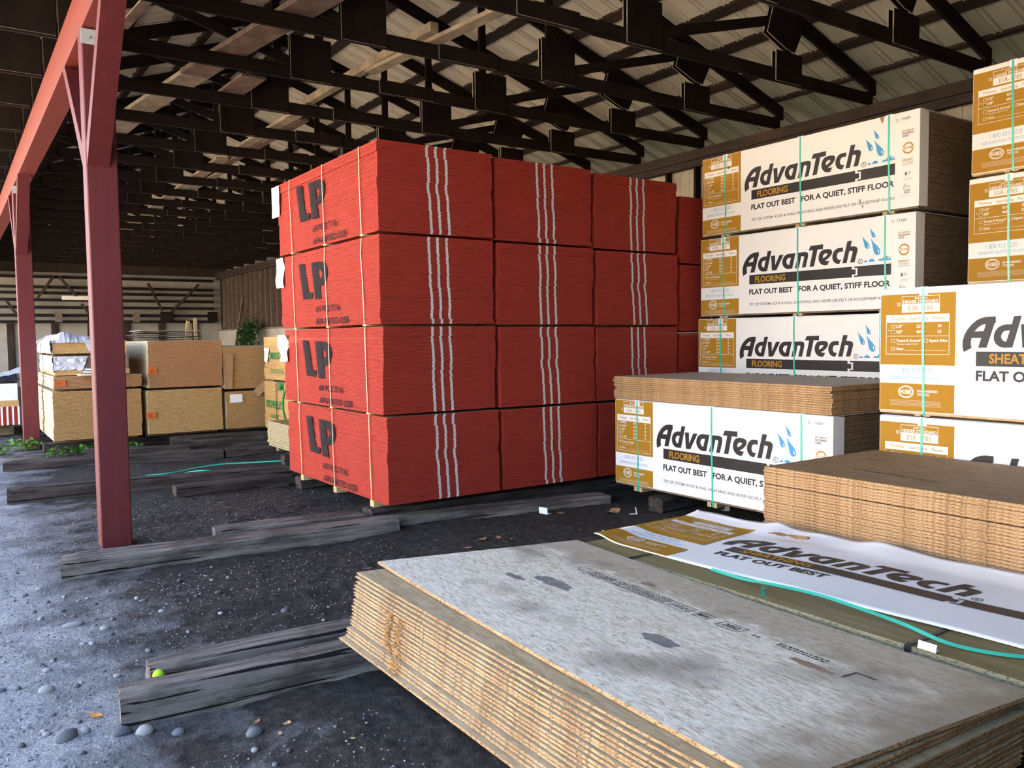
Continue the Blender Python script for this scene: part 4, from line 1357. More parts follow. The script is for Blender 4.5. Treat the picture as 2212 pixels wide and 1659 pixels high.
for (a_, b_, c_, d_, e_) in ((0.50, 0.98, 0.045, 0.085, 3.3), (0.60, 1.82, 0.05, 0.12, 8.1), (0.49, 1.98, 0.025, 0.07, 4.4)):
    st = Print(); blob(st, a_, b_, c_, d_, e_); on_sheet(st, 'boot_stain', M['slate_stain'], 0.0009)
for (a_, b_, c_, d_, e_) in ((0.80, 0.53, 0.024, 0.09, 6.0), (1.00, 1.60, 0.024, 0.05, 9.0)):
    st = Print(); blob(st, a_, b_, c_, d_, e_); on_sheet(st, 'rust_stain', M['rust_stain'], 0.0006)
# torn splinters on the long edge of the pile
for i, o in enumerate(pj[1:14]):
    m = MB()
    r2 = random.Random(i)
    base = 2.00 if i > 4 else 1.97
    for q in range(16):
        yq = base + r2.uniform(-0.05, 0.02) + (0.10 if (q % 2 and i > 2) else 0)
        z_ = r2.uniform(0.001, 0.0075)
        m.box((-0.006 - r2.random() * 0.008, yq, z_), (0.004, yq + r2.uniform(0.004, 0.014), z_ + r2.uniform(0.001, 0.0028)))
    m.build('torn_splinters', M['splinter'], o, (0, 0, 0.0))

# ------------------------------------------------------------------ treated plywood bundle under the cardboard
t = thing('treated_plywood_bundle', 'greenish treated plywood bundle under the flattened cardboard, right of the grey sheets', 'board bundle', (3.005, 1.26, 0.2))
lay = stack_layers(12, 0.0205, 1.20, 2.44, 5, 0.003, 2, 0.004, 0.08)
stack_mb(lay, 1.20, 2.44, 1).build('board_stack', [M['treated_edge'], M['treated_face']], t)
for yy in (0.46, 2.02):
    m = MB(); m.ribbon([(-0.008, yy, 0.0), (-0.006, yy, 0.247), (0.02, yy, 0.2495), (1.2, yy, 0.2495)], 0.022, 0.0012, 0, (0, 1, 0))
    m.build('steel_strap', M['strap_black'], t)
for yy in (0.4, 2.0):
    MB().box((0.0, yy, -0.055), (1.18, yy + 0.09, 0.0)).build('runner', M['block_dark'], t)

# ------------------------------------------------------------------ flattened cardboard sleeve with sheathing print
card = thing('cardboard_sleeve', 'flattened white and gold printed cardboard sleeve lying on the treated plywood', 'cardboard', (3.115, 3.715, 0.4475))
card.rotation_euler = (0, 0, math.radians(4.6))
def card_z(u, w_):
    # gentle waves, a raised far flap and a lifted outer corner
    z = 0.010 + 0.008 * noise.noise(Vector((u * 1.6, w_ * 2.2, 0.5)))
    z += 0.030 * math.exp(-((u - 0.02) / 0.10) ** 2) * (1 - w_)
    if w_ > 0.80:
        z += (w_ - 0.80) * 0.18 + 0.014 * noise.noise(Vector((u * 4.0, 3.0, 1.0)))
    z += 0.022 * math.exp(-((u - 1.25) / 0.10) ** 2) * max(0, (w_ - 0.70) / 0.3)
    z += 0.020 * math.exp(-((u - 0.62) / 0.07) ** 2) * max(0, (w_ - 0.66) / 0.3)
    return z
m = MB(); nu, nw = 60, 24
for j in range(nw + 1):
    for i in range(nu + 1):
        u = 2.42 * i / nu; w_ = 0.975 * j / nw
        e = 0.012 * noise.noise(Vector((w_ * 6, 2.0, 0))) if i == 0 else 0
        e2 = 0.03 * noise.noise(Vector((u * 5, 4.0, 0))) - 0.02 if j == nw else 0
        m.v.append((w_ + e2, -u + e, card_z(u, w_)))
for j in range(nw):
    for i in range(nu):
        a = j * (nu + 1) + i
        m.f.append((a, a + 1, a + nu + 2, a + nu + 1)); m.mi.append(0)
cs = m.build('cardboard_sheet', [M['carton_lit'], M['kraft']], card)
cs.data.polygons.foreach_set('use_smooth', [True] * len(cs.data.polygons))
md = cs.modifiers.new('thickness', 'SOLIDIFY'); md.thickness = 0.004; md.offset = -1
def drape(name, pr_, mat, off, maxlen=0.06):
    vs = list(pr_.v); fs = []
    import bmesh
    b = bmesh.new()
    bv = [b.verts.new((u, w_, 0)) for u, w_ in vs]
    for f in pr_.f:
        if len(set(f)) >= 3:
            try: b.faces.new([bv[i] for i in f])
            except ValueError: pass
    for _ in range(5):
        es = [e for e in b.edges if e.calc_length() > maxlen]
        if not es: break
        bmesh.ops.subdivide_edges(b, edges=es, cuts=1, use_grid_fill=False)
        bmesh.ops.triangulate(b, faces=[f for f in b.faces if len(f.verts) > 3])
    for v in b.verts:
        u, w_ = v.co.x, v.co.y
        v.co = (w_ + 0.0, -u, card_z(u, w_) + off)
    me_ = bpy.data.meshes.new(name)
    b.to_mesh(me_); b.free()
    me_.materials.append(mat)
    return link(name, me_, card)
for nm, (p_, mt_, off_) in PRINTSRC['sheathing'].items():
    if p_.v:
        drape(nm, p_, mt_, off_ * 1.4 + 0.001)
# torn brown flap of the sleeve
m = sheet_mesh(0.22, 0.06, 0.02, 4, 10, 4)
fl_ = m.build('torn_flap', M['kraft'], card, (0.72, -0.72, 0.05)); fl_.rotation_euler = (math.radians(80), 0, math.radians(-75)); solid(fl_, 0.003)
fl_['label'] = 'torn brown flap'
# loose teal strap lying on the treated plywood
pts = [(3.17, 2.86, 0.455), (3.145, 2.74, 0.462), (3.10, 2.58, 0.480), (3.085, 2.42, 0.500), (3.12, 2.20, 0.500), (3.13, 2.0, 0.490), (3.125, 1.80, 0.478), (3.10, 1.62, 0.465), (3.15, 1.48, 0.458), (3.24, 1.36, 0.455)]
def smooth_pts(p, n=4):
    p = [Vector(q) for q in p]; out = []
    for i in range(len(p) - 1):
        p0, p1, p2, p3 = p[max(i - 1, 0)], p[i], p[i + 1], p[min(i + 2, len(p) - 1)]
        for k in range(n):
            t_ = k / n
            out.append(0.5 * ((2 * p1) + (p2 - p0) * t_ + (2 * p0 - 5 * p1 + 4 * p2 - p3) * t_ ** 2 + (3 * p1 - p0 - 3 * p2 + p3) * t_ ** 3))
    return out + [p[-1]]
o = MB().ribbon(smooth_pts(pts), 0.017, 0.0012, 0, (0.8, 0.2, 0.45)).build('loose_strap', M['teal'], None)
tag(o, 'long loose teal strap curving along the treated plywood beside the cardboard', 'strap')
o = MB().ribbon(smooth_pts([(3.11, 2.46, 0.480), (3.065, 2.45, 0.478), (3.035, 2.43, 0.475), (3.01, 2.40, 0.461), (2.985, 2.36, 0.462)]), 0.016, 0.0012, 0, (0.1, 1.0, 0.3)).build('loose_strap', M['teal_dark'], None)
tag(o, 'short curled teal strap end hanging from under the cardboard', 'strap')
m = MB(); m.box((0, 0, 0), (0.055, 0.065, 0.0025)).box((0, 0, 0.0025), (0.0025, 0.065, 0.030))
o = m.build('edge_guard', M['white_plastic'], None, (2.985, 1.60, 0.456)); o.rotation_euler = (math.radians(6), math.radians(10), 0.25)
tag(o, 'white plastic edge guard at the end of the long teal strap', 'edge guard')
m = MB(); m.box((0, 0, 0), (0.025, 0.02, 0.002))
o = m.build('strap_scrap', M['teal_dark'], None, (3.60, 3.44, 0.472)); tag(o, 'tiny teal strap scrap lying on the gold print of the cardboard', 'strap')

# ================================================================== PLYWOOD STACKS AT THE BACK
def ply_bundle(name, label, x, y, z, wx, wy, n, pitch, mat, seed, group='plywood bundles at the back', jit=0.004, gj=0.008, gap=0.17, bow=0.0, top='ply_face', side='ply_lit_long_edge'):
    t = thing(name, label, 'board bundle', (x, y, z), 0, group)
    lay = stack_layers(n, pitch, wx, wy, seed, jit, 3, gj, gap)
    stack_mb(lay, wx, wy, 1, 2).build('board_stack', [M[mat], M[top], M[side]], t)
    for yy in (0.25, wy * 0.5, wy - 0.35):
        MB().box((0.02, yy, -0.055 if z < 0.3 else -0.03), (wx - 0.02, yy + 0.09, 0.0)).build('runner', M['block_dark'], t)
    return t
def label_on(t, name, x, z, w_, h_, mat, dy=-0.014, marks=True):
    m = MB(); m.box((0, -0.002, 0), (w_, 0.0, h_))
    o = m.build(name, M[mat], t, (x, dy, z))
    if marks:
        pr_ = Print()
        pr_.frame(0.02, 0.012, w_ - 0.02, h_ - 0.012, 0.004)
        r3 = random.Random(int(x * 100))
        for q in range(4):
            xx = 0.035
            while xx < w_ - 0.05:
                d = r3.uniform(0.006, 0.02)
                pr_.rect(xx, 0.022 + q * (h_ - 0.045) / 4, min(xx + d, w_ - 0.03), 0.022 + q * (h_ - 0.045) / 4 + (h_ - 0.045) / 7)
                xx += d + 0.006
        me_ = pr_.mesh('label_print', M['ink'], lambda u, w2: (u, -0.0035, w2))
        link('label_print', me_, o)
    return o
b1 = ply_bundle('plywood_bundle', 'lower brown plywood bundle of the left stack between the two red posts', 1.245, 13.6, 0.215, 1.19, 2.42, 38, 0.0188, 'ply_edge', 1)
b2 = ply_bundle('plywood_bundle', 'thin plywood bundle with an orange label on top of the left stack between the posts', 1.265, 13.58, 0.968, 1.18, 2.42, 10, 0.0185, 'ply_edge_red', 2)
label_on(b2, 'orange_label', 0.0, 0.050, 0.15, 0.075, 'orange')
p2a = ply_bundle('plywood_bundle', 'lower pale-lined plywood bundle with an orange tag, middle stack right of the nearest post', 2.515, 13.6, 0.215, 1.12, 2.42, 36, 0.0188, 'ply_edge_pale', 3)
label_on(p2a, 'orange_label', -0.02, 0.245, 0.14, 0.10, 'orange')
p2b = ply_bundle('plywood_bundle', 'upper reddish plywood bundle with an orange tag, middle stack right of the nearest post', 2.545, 13.6, 0.930, 1.11, 2.42, 44, 0.0164, 'ply_edge_red', 4)
label_on(p2b, 'orange_label', 0.0, 0.215, 0.12, 0.10, 'orange')
p3a = ply_bundle('plywood_bundle', 'lower plywood bundle with a white paper label, third stack beside the green-lettered bundles', 3.70, 13.6, 0.215, 1.19, 2.42, 32, 0.0188, 'ply_edge', 5)
q = MB().box((0, -0.003, 0), (0.20, 0, 0.135)).build('paper_label', M['paper'], p3a, (0.06, -0.012, 0.42))
p3b = ply_bundle('plywood_bundle', 'upper tan plywood bundle with cardboard strips, third stack beside the green-lettered bundles', 3.68, 13.6, 0.860, 1.20, 2.42, 42, 0.0164, 'ply_edge', 6, top='osb_face_dusty')
m = MB(); m.add([(0, 0, 0), (0.09, -0.01, 0), (0.10, -0.006, 0.2), (0.125, 0, 0.57), (0.0, 0, 0.575), (-0.005, -0.008, 0.25)], [(0, 1, 2, 5), (5, 2, 3, 4)])
o = m.build('cardboard_strip', M['kraft'], p3b, (0.03, -0.022, 0.0)); solid(o, 0.004)
m = MB(); m.add([(0, 0, 0.10), (0.07, -0.03, 0), (0.33, -0.06, 0.20), (0.24, -0.01, 0.31)], [(0, 1, 2, 3)])
o = m.build('cardboard_flap', M['kraft'], p3b, (0.46, -0.03, -0.14)); solid(o, 0.004)
# wrapped packs on the left stack
def crumple(nx, ny, fn):
    m = MB()
    for j in range(ny + 1):
        for i in range(nx + 1):
            m.v.append(fn(i / nx, j / ny))
    for j in range(ny):
        for i in range(nx):
            a = j * (nx + 1) + i
            m.f.append((a, a + 1, a + nx + 2, a + nx + 1)); m.mi.append(0)
    return m
wp = thing('wrapped_board_pack', 'brown film-wrapped board pack between two tan packs on the left stack', 'board pack', (1.29, 13.62, 1.165), 0, 'packs on the left plywood stack')
MB().box((0, 0, 0), (1.0, 2.2, 0.075)).build('board_stack', M['ply_edge_pale'], wp)
MB().box((0.01, 0.01, 0.075), (0.99, 2.2, 0.285)).build('wrapped_core', M['film_dark'], wp)
n3 = lambda a, b, c: noise.noise(Vector((a, b, c)))
m = crumple(26, 16, lambda u, v: (-0.015 + 0.45 * u * (1 - 0.15 * v), -0.018 - 0.03 * abs(n3(u * 5, v * 3, 2)), 0.275 - 0.20 * v - 0.03 * n3(u * 5, 1, 3) * v))
solid(m.build('torn_film', M['film'], wp), 0.001)
m = crumple(16, 14, lambda u, v: (-0.02 - 0.02 * abs(n3(u * 6, v * 2, 6)), -0.02 + 2.0 * u, 0.285 - 0.24 * v))
solid(m.build('film_side', M['film'], wp), 0.001)
MB().box((0, -0.003, 0), (0.10, 0, 0.05)).build('barcode_label', M['paper'], wp, (0.16, -0.052, 0.19))
tp = ply_bundle('board_pack', 'tan board pack under crumpled clear film, top of the left stack', 1.275, 13.6, 1.48, 0.98, 2.2, 6, 0.031, 'ply_edge_pale', 8, 'packs on the left plywood stack', 0.003, 0.004, 0.05)
def film_fn(u, v):
    x = -0.07 + 0.72 * u; y = -0.03 + 2.1 * v
    edge = min(1.0, min(u, 1 - u) / 0.22) * min(1.0, min(v, 1 - v) / 0.10)
    z = 0.190 + 0.115 * edge ** 0.7 * (0.75 + 0.5 * n3(u * 3, v * 3, 1.5)) + 0.02 * abs(n3(u * 14, v * 10, 4)) - 0.035 * (1 - edge)
    return (x, y, z)
o = solid(crumple(40, 40, film_fn).build('clear_film', M['film'], tp), 0.001)
m = crumple(8, 10, lambda u, v: (0.40 + 0.16 * (0.5 + (u - 0.5) * (1 - 0.8 * v)), -0.012 - 0.008 * abs(n3(u * 5, v * 5, 2)), 0.19 - 0.16 * v))
solid(m.build('film_tail', M['film'], tp), 0.001)
m = crumple(10, 14, lambda u, v: (-0.03 - 0.02 * abs(n3(u * 6, v * 2, 6)), -0.02 + 2.0 * u, 0.20 - 0.19 * v))
solid(m.build('film_side', M['film'], tp), 0.001)
for k, (xx, zz, ln, an) in enumerate(((1.58, 1.162, 0.40, 2), (1.62, 1.185, 0.38, -6), (1.64, 1.205, 0.38, -11))):
    o = MB().box((0, 0, 0), (ln, 0.30, 0.018)).build('white_offcut', M['white_plastic'], None, (xx, 13.28 + 0.0 * k, zz + (0.0 if k == 0 else 0.02 * k)))
    o.rotation_euler = (0, math.radians(2.0 * k), math.radians(an))
    o.location.y = 13.56 - 0.26
    tag(o, ('lowest white board offcut beside the nearest post on the left plywood stack', 'middle white board offcut beside the nearest post', 'top white board offcut beside the nearest post')[k], 'board', 'white offcuts on the left plywood stack')
# warped dark boards on the middle stack
for k in range(5):
    wx = 0.9 + 0.08 * math.sin(k * 2.1)
    m = crumple(10, 6, lambda u, v: (wx * u, 1.0 * v, 0.036 * k + 0.03 * (u - 0.5) ** 2 * (2 if k % 2 else 1) + 0.012 * n3(u * 3, v * 3, k)))
    o = m.build('warped_panel', M['stud' if k < 4 else 'osb_face_dusty'], None, (2.66 - 0.06 * (k % 3), 14.35 + 0.1 * (k % 2), 1.664 + 0.002))
    solid(o, 0.010)
    tag(o, 'dark warped panel in the untidy heap on the middle plywood stack, %s from the bottom' % ORD[k], 'board', 'warped panels on the middle stack')
for k, (xx, ln, tl) in enumerate(((3.74, 0.44, 10), (3.86, 0.48, 2))):
    o = MB().box((-0.03, 0, 0), (0.03, 0.03, ln)).build('timber_batten', M['block'], None, (xx, 16.10, 1.50))
    o.scale = (1, 1, 1); o.data.transform(Matrix.Translation((0, 0, 0)))
    o.location.z = 0.0
    o.data.clear_geometry(); m = MB().box((-0.03, 0, 0), (0.03, 0.03, 2.02 + 0.04 * k)); o.data.from_pydata(m.v, [], m.f); o.data.materials.clear(); o.data.materials.append(M['block'])
    o.rotation_euler = (0, math.radians(4.5 if k == 0 else 0.3), 0)
    if k == 0: o.location.x -= 0.16
    tag(o, ('leaning pale batten standing up behind the middle plywood stack', 'upright pale batten standing up behind the middle plywood stack')[k], 'timber')

# bundles with green lettering
fo1 = ply_bundle('plywood_bundle', 'lower yellow plywood bundle with green lettering behind the red stack', 4.27, 11.32, 0.215, 1.2, 2.10, 40, 0.0192, 'ply_edge_pale', 21, 'green lettered plywood bundles', side='ply_edge_pale')
fo2 = ply_bundle('plywood_bundle', 'upper yellow plywood bundle with green lettering and torn white paper', 4.275, 11.29, 1.015, 1.2, 2.10, 36, 0.0188, 'ply_edge_pale', 22, 'green lettered plywood bundles', side='ply_edge_pale')
gf = lambda u, w_: (-0.013, 2.08 - u, w_)
pr_ = Print(); pr_.text('FOREST', 0.088, 0.825, 0.345, 0.120, 0.02).text('EM', 0.69, 0.93, 0.64, 0.13, 0.02).text('GILC', 0.30, 0.68, 0.185, 0.06, 0.01)
pr_.ring(1.08, 0.42, 0.22, 0.26, 0.05, 24, math.pi * 0.62, math.pi * 1.38)
link('green_lettering', pr_.mesh('green_lettering', M['green_ink'], gf), fo1)
pr_ = Print(); pr_.text('FOREST', 0.10, 0.86, 0.325, 0.105, 0.02).text('GILCLICK', 0.30, 0.95, 0.105, 0.065, 0.01).text('8', 0.84, 0.90, 0.55, 0.06, 0.01)
link('green_lettering', pr_.mesh('green_lettering', M['green_ink'], gf), fo2)
m = MB(); m.ribbon([(-0.016, 1.46, 0.765), (-0.018, 1.47, 0.4), (-0.016, 1.46, 0.0)], 0.025, 0.002, 0, (0, 1, 0)); m.build('strap', M['strap_black'], fo1)
solid(crumple(6, 8, lambda u, v: (-0.02 - 0.02 * abs(n3(u * 4, v * 4, 3)), 2.02 - 0.24 * u * (1 - 0.4 * v), 0.50 - 0.22 * v)).build('torn_paper', M['paper'], fo2), 0.0015)
# pale green treated stack
gs = ply_bundle('treated_board_stack', 'low pale green treated board stack standing left of the red bundles', 3.62, 9.00, 0.200, 1.2, 2.26, 15, 0.0225, 'treated_edge', 31, None, 0.006, 0.014, 0.10, top='treated_face', side='treated_edge')
if 'group' in gs: del gs['group']

# far left items behind the second post
lf = thing('strand_board_bundle', 'red bundle with white stripes under white panels at the far left edge', 'board bundle', (-0.15, 17.0, 0.20), 0, None)
stack_mb(stack_layers(26, 0.0125, 1.18, 2.4, 71, 0.002, 3, 0.004, 0.1), 1.18, 2.4).build('board_stack', [M['red']], lf)
for k in range(4):
    MB().box((0.90 + 0.085 * k, -0.006, 0.0), (0.93 + 0.085 * k, -0.003, 0.325)).build('painted_stripe', M['paper'], lf)
MB().box((0, 0, 0.325), (1.18, 2.4, 0.43)).build('top_boards', M['ply_edge_pale'], lf)
MB().box((0.1, 0.3, -0.20), (1.1, 0.5, 0.0)).box((0.1, 1.8, -0.20), (1.1, 2.0, 0.0)).build('runner', M['block_dark'], lf)
wpan = MB().box((-0.12, 17.02, 0.632), (1.02, 19.2, 0.93)).build('wrapped_panel_pack', M['white_plastic'])
tag(wpan, 'white wrapped panel pack on the striped red bundle at the far left edge', 'panel pack')
tp_ = crumple(24, 24, lambda u, v: (-0.2 + 1.3 * u, 17.0 + 2.1 * v, 0.985 + 0.27 * math.sin(math.pi * min(1, u * 1.1)) * (0.7 + 0.3 * n3(u * 3, v * 3, 1)) * min(1, v * 5 + 0.15) + 0.03 * n3(u * 9, v * 9, 3)))
o = solid(tp_.build('blue_tarp', M['tarp'], None), 0.003); tag(o, 'dark crumpled tarp heaped on the white pack at the far left edge', 'tarp')
o = solid(crumple(12, 10, lambda u, v: (0.35 + 0.75 * u, 16.97 - 0.01 * abs(n3(u * 7, v * 7, 5)), 0.99 + 0.10 * v * u + 0.13 * u + 0.02 * n3(u * 5, v * 5, 1))).build('tarp_fold', M['tarp_pale'], None), 0.003)
bpy.data.objects['tarp_fold'].parent = bpy.data.objects['blue_tarp']
o = solid(crumple(3, 14, lambda u, v: (0.975 + 0.03 * math.sin(v * 3.0) + 0.03 * u * (1 - v), 15.225 + 0.05 * u, 0.55 + 0.62 * v)).build('yellow_tape', M['yellow'], None), 0.002)
tag(o, 'yellow strip hanging on the back of the far left red post', 'tape')

# storage rack against the back wall
rk = thing('wall_rack', 'dark timber storage rack against the back wall', 'rack', (0, 0, 0))
def rbar(name, p_, q_, w_, h_, mat='truss'):
    return MB().bar(p_, q_, w_, h_).build(name, M[mat], rk)
YR = 35.55
for z in (2.42, 2.66, 2.96, 3.24, 3.50, 3.72, 4.10):
    rbar('rail', (-0.6, YR, z), (9.3, YR, z), 0.10, 0.11, 'truss')
for x in (2.57, 3.60, 4.75, 6.23, 7.40, 9.2):
    rbar('upright', (x, YR - 0.07, 0), (x, YR - 0.07, 4.44), 0.12, 0.10)
for (xa, za, xb, zb_) in ((6.75, 3.95, 7.25, 2.85), (8.7, 3.95, 7.6, 2.80), (3.45, 4.1, 2.9, 3.3), (3.65, 4.1, 4.2, 3.4), (1.9, 3.2, 2.2, 2.7), (4.35, 3.1, 4.6, 2.75)):
    rbar('brace', (xa, YR - 0.12, za), (xb, YR - 0.12, zb_), 0.05, 0.10, 'purlin')
for x, w_, mt_ in ((3.56, 0.24, 'stud'), (7.42, 0.52, 'truss'), (6.28, 0.24, 'stud'), (4.7, 0.3, 'truss'), (9.2, 0.4, 'truss')):
    MB().box((x - w_ / 2, YR - 0.16, 2.40), (x + w_ / 2, YR - 0.13, 2.82)).build('gusset_plate', M[mt_], rk)
MB().box((3.7, YR - 0.075, 3.25), (5.2, YR - 0.055, 3.40)).build('white_board', M['carton'], rk)
o = MB().bar((9.05, 32.6, 0.02), (9.40, 31.7, 3.3), 0.10, 0.04).build('leaning_board', M['loft_board_brown'])
tag(o, 'brown board leaning on the slatted wall at the back right', 'board')

# ================================================================== PLANTS
def leaf_cluster(name, mat, pts, size, seed, parent=None):
    r3 = random.Random(seed); m = MB()
    for (x, y, z) in pts:
        a = r3.uniform(0, 6.28); tl = r3.uniform(-0.6, 0.9); s_ = size * r3.uniform(0.6, 1.3)
        d = Vector((math.cos(a), math.sin(a), tl)).normalized(); sd = d.cross(Vector((0, 0, 1))).normalized(); up = sd.cross(d)
        P = Vector((x, y, z))
        m.add([P, P + d * s_ * 0.5 + sd * s_ * 0.34 + up * s_ * 0.08, P + d * s_, P + d * s_ * 0.5 - sd * s_ * 0.34 + up * s_ * 0.08], [(0, 1, 2), (0, 2, 3)])
    return m.build(name, mat, parent)
def weed(label, x, y, rx, ry, h, n, size, seed, mat='leaf_green'):
    t = thing('weed_clump', label, 'weeds', (x, y, 0), 0, 'weeds growing on the ground')
    r3 = random.Random(seed); pts = []; stems = MB()
    for k in range(max(3, n // 14)):
        bx, by = r3.uniform(-rx, rx), r3.uniform(-ry, ry)
        hh = h * r3.uniform(0.5, 1.0); lx, ly = r3.uniform(-0.05, 0.05), r3.uniform(-0.05, 0.05)
        stems.tube([(bx, by, -0.02), (bx + lx * 0.5, by + ly * 0.5, hh * 0.55), (bx + lx, by + ly, hh)], 0.003, 0, 4)
        for q in range(14):
            f = r3.random()
            pts.append((bx + lx * f + r3.uniform(-0.05, 0.05), by + ly * f + r3.uniform(-0.05, 0.05), 0.01 + hh * f))
    stems.build('stems', M[mat], t)
    leaf_cluster('leaves', M[mat], pts, size, seed, t)
weed('green weeds at the foot of the far left red post', 0.92, 14.75, 0.22, 0.12, 0.16, 130, 0.075, 1)
weed('green weeds in front of the left plywood stack between the two posts', 1.75, 13.46, 0.60, 0.05, 0.15, 420, 0.07, 2)
weed('pale green weeds at the left edge of the picture', 0.62, 14.3, 0.14, 0.14, 0.10, 70, 0.09, 3)
weed('tiny weeds beside the foot of the nearest red post', 1.42, 7.05, 0.10, 0.06, 0.04, 40, 0.022, 4)
iv = thing('climbing_plant', 'dark green plant growing over the concrete wall behind the plywood stacks', 'plant', (9.28, 30.2, 0.0))
r3 = random.Random(5); pts = []; st_ = MB()
for k in range(9):
    y0 = r3.uniform(-0.6, 1.0)
    path = [Vector((0, y0, 0.02)), Vector((-0.12, y0 + 0.1, 0.8)), Vector((-0.2, y0 - 0.3 * k * 0.12, 1.5)), Vector((-0.14, y0 - 0.25 * k * 0.3, 2.0 + 0.05 * k))]
    st_.tube(path, 0.008, 0, 4)
    for q in range(150):
        f = r3.random() ** 0.7 * 3; i = min(2, int(f)); P = path[i].lerp(path[i + 1], f - i)
        pts.append((P.x + r3.uniform(-0.25, 0.12), P.y + r3.uniform(-0.28, 0.28), P.z + r3.uniform(-0.15, 0.15)))
st_.build('stems', M['leaf_ivy'], iv)
leaf_cluster('leaves', M['leaf_ivy'], pts, 0.17, 6, iv)

# ================================================================== GROUND LITTER
def gz(x, y):
    return ground_z(x, y)
def strip(label, pts, w_=0.016, mat='teal'):
    p_ = [(x, y, gz(x, y) + 0.012 + dz) for x, y, dz in pts]
    o = MB().ribbon(smooth_pts(p_, 5), w_, 0.0012, 0, (0.25, 0.5, 0.8)).build('loose_strap', M[mat])
    tag(o, label, 'strap')
strip('longer teal strap lying on the dark soil left of the red stack', [(1.95, 10.80, 0.0), (2.2, 10.78, 0.01), (2.55, 10.93, 0.02), (2.90, 11.03, 0.02), (3.2, 10.98, 0.015), (3.74, 10.76, 0.02)], 0.018, 'teal')
strip('shorter teal strap lying in front of the longer one on the soil', [(2.33, 10.62, 0.0), (2.5, 10.53, 0.02), (2.75, 10.40, 0.01)], 0.018, 'teal')
def bent_paper(label, x, y, w_, h_, ang, fold, mat='white_plastic', name='edge_guard', cat='edge guard'):
    m = MB(); a = math.radians(fold)
    m.box((0, 0, 0), (w_, h_, 0.002))
    T = Matrix.Rotation(-a, 4, 'Y')
    m.box((0, 0, 0), (w_ * 0.9, h_, 0.002), 0, T)
    o = m.build(name, M[mat], None, (x, y, gz(x, y) + 0.008)); o.rotation_euler = (0.05, 0.03, ang)
    tag(o, label, cat)
bent_paper('bent white edge guard on the soil in front of the second red stack', 4.48, 6.00, 0.07, 0.09, 0.4, 100)
bent_paper('white edge guard nearest the front corner of the flooring pack on the ground', 5.22, 5.62, 0.07, 0.05, 2.6, 80)
bent_paper('upright white edge guard beside the flooring pack on the ground', 5.70, 5.67, 0.07, 0.06, 1.6, 90)
bent_paper('white edge guard under the middle of the flooring pack', 5.97, 5.16, 0.08, 0.05, 1.2, 85)
bent_paper('tent-folded white edge guard beside the left tip of the cardboard sleeve', 4.40, 5.02, 0.09, 0.06, 0.2, 140)
def rag(label, x, y, sx, sy, seed, mat, name, cat, lift=0.006, curl=0.25, group=None):
    def fn(u, v):
        k = 1 - (2 * abs(v - 0.5)) ** 1.6
        return ((u - 0.5) * sx, (v - 0.5) * sy * 1.0, lift + curl * sx * (u - 0.5) ** 2 + 0.08 * sx * n3(u * 2, v * 2, seed))
    m = crumple(6, 6, fn)
    o = m.build(name, M[mat], None, (x, y, gz(x, y) + 0.004)); o.rotation_euler = (0, 0, seed)
    solid(o, 0.0012); tag(o, label, cat, group)
def leaf(label, x, y, L_, seed, mat='leaf_brown', group=None):
    m = MB(); prof_ = [(0, 0.02), (0.2, 0.20), (0.45, 0.28), (0.75, 0.17), (1, 0.01)]
    for t_, w_ in prof_:
        z = 0.25 * L_ * (t_ - 0.45) ** 2
        m.v += [(t_ * L_, -w_ * L_, z + 0.12 * w_ * L_), (t_ * L_, 0, z), (t_ * L_, w_ * L_, z + 0.12 * w_ * L_)]
    for i in range(4):
        a = i * 3
        m.f += [(a, a + 3, a + 4, a + 1), (a + 1, a + 4, a + 5, a + 2)]; m.mi += [0, 0]
    m.tube([(0, 0, 0.05 * L_), (-0.3 * L_, 0, 0.02 * L_)], 0.012 * L_, 0, 4)
    o = m.build('dry_leaf', M[mat], None, (x, y, gz(x, y) + 0.006)); o.rotation_euler = (0, 0, seed)
    solid(o, 0.0008); tag(o, label, 'leaf', group)
rag('brown cardboard scrap on the soil before the flooring pack', 5.08, 5.78, 0.16, 0.09, 0.5, 'kraft', 'cardboard_scrap', 'cardboard')
rag('small cardboard scrap beside the bent white guard before the second red stack', 4.62, 5.98, 0.07, 0.05, 1.3, 'kraft', 'cardboard_scrap', 'cardboard')
leaf('dry orange leaf against the left end of the nearest sleeper', 0.50, 3.96, 0.075, 2.2, 'leaf_orange')
leaf('small brown leaf on the soil right of the nearest sleeper end', 1.03, 3.50, 0.045, 0.8)
leaf('pale brown leaf lying left of the grey sheet corner behind the pile', 3.50, 5.62, 0.10, 0.3, 'leaf_brown')
leaf('curled brown leaf beside the pale brown leaf behind the pile', 3.66, 5.57, 0.09, 1.1, 'leaf_brown')
leaf('thin leaf nearest the back edge of the grey sheet', 3.34, 5.46, 0.08, 2.9, 'leaf_brown')
r3 = random.Random(12)
for k in range(26):
    x = r3.uniform(2.3, 5.3); y = r3.uniform(4.5, 6.0)
    leaf('scrap of dry brown leaf scattered on the dark soil behind the piles', x, y, r3.uniform(0.02, 0.05), r3.uniform(0, 6), 'leaf_brown', 'leaf scraps on the dark soil')

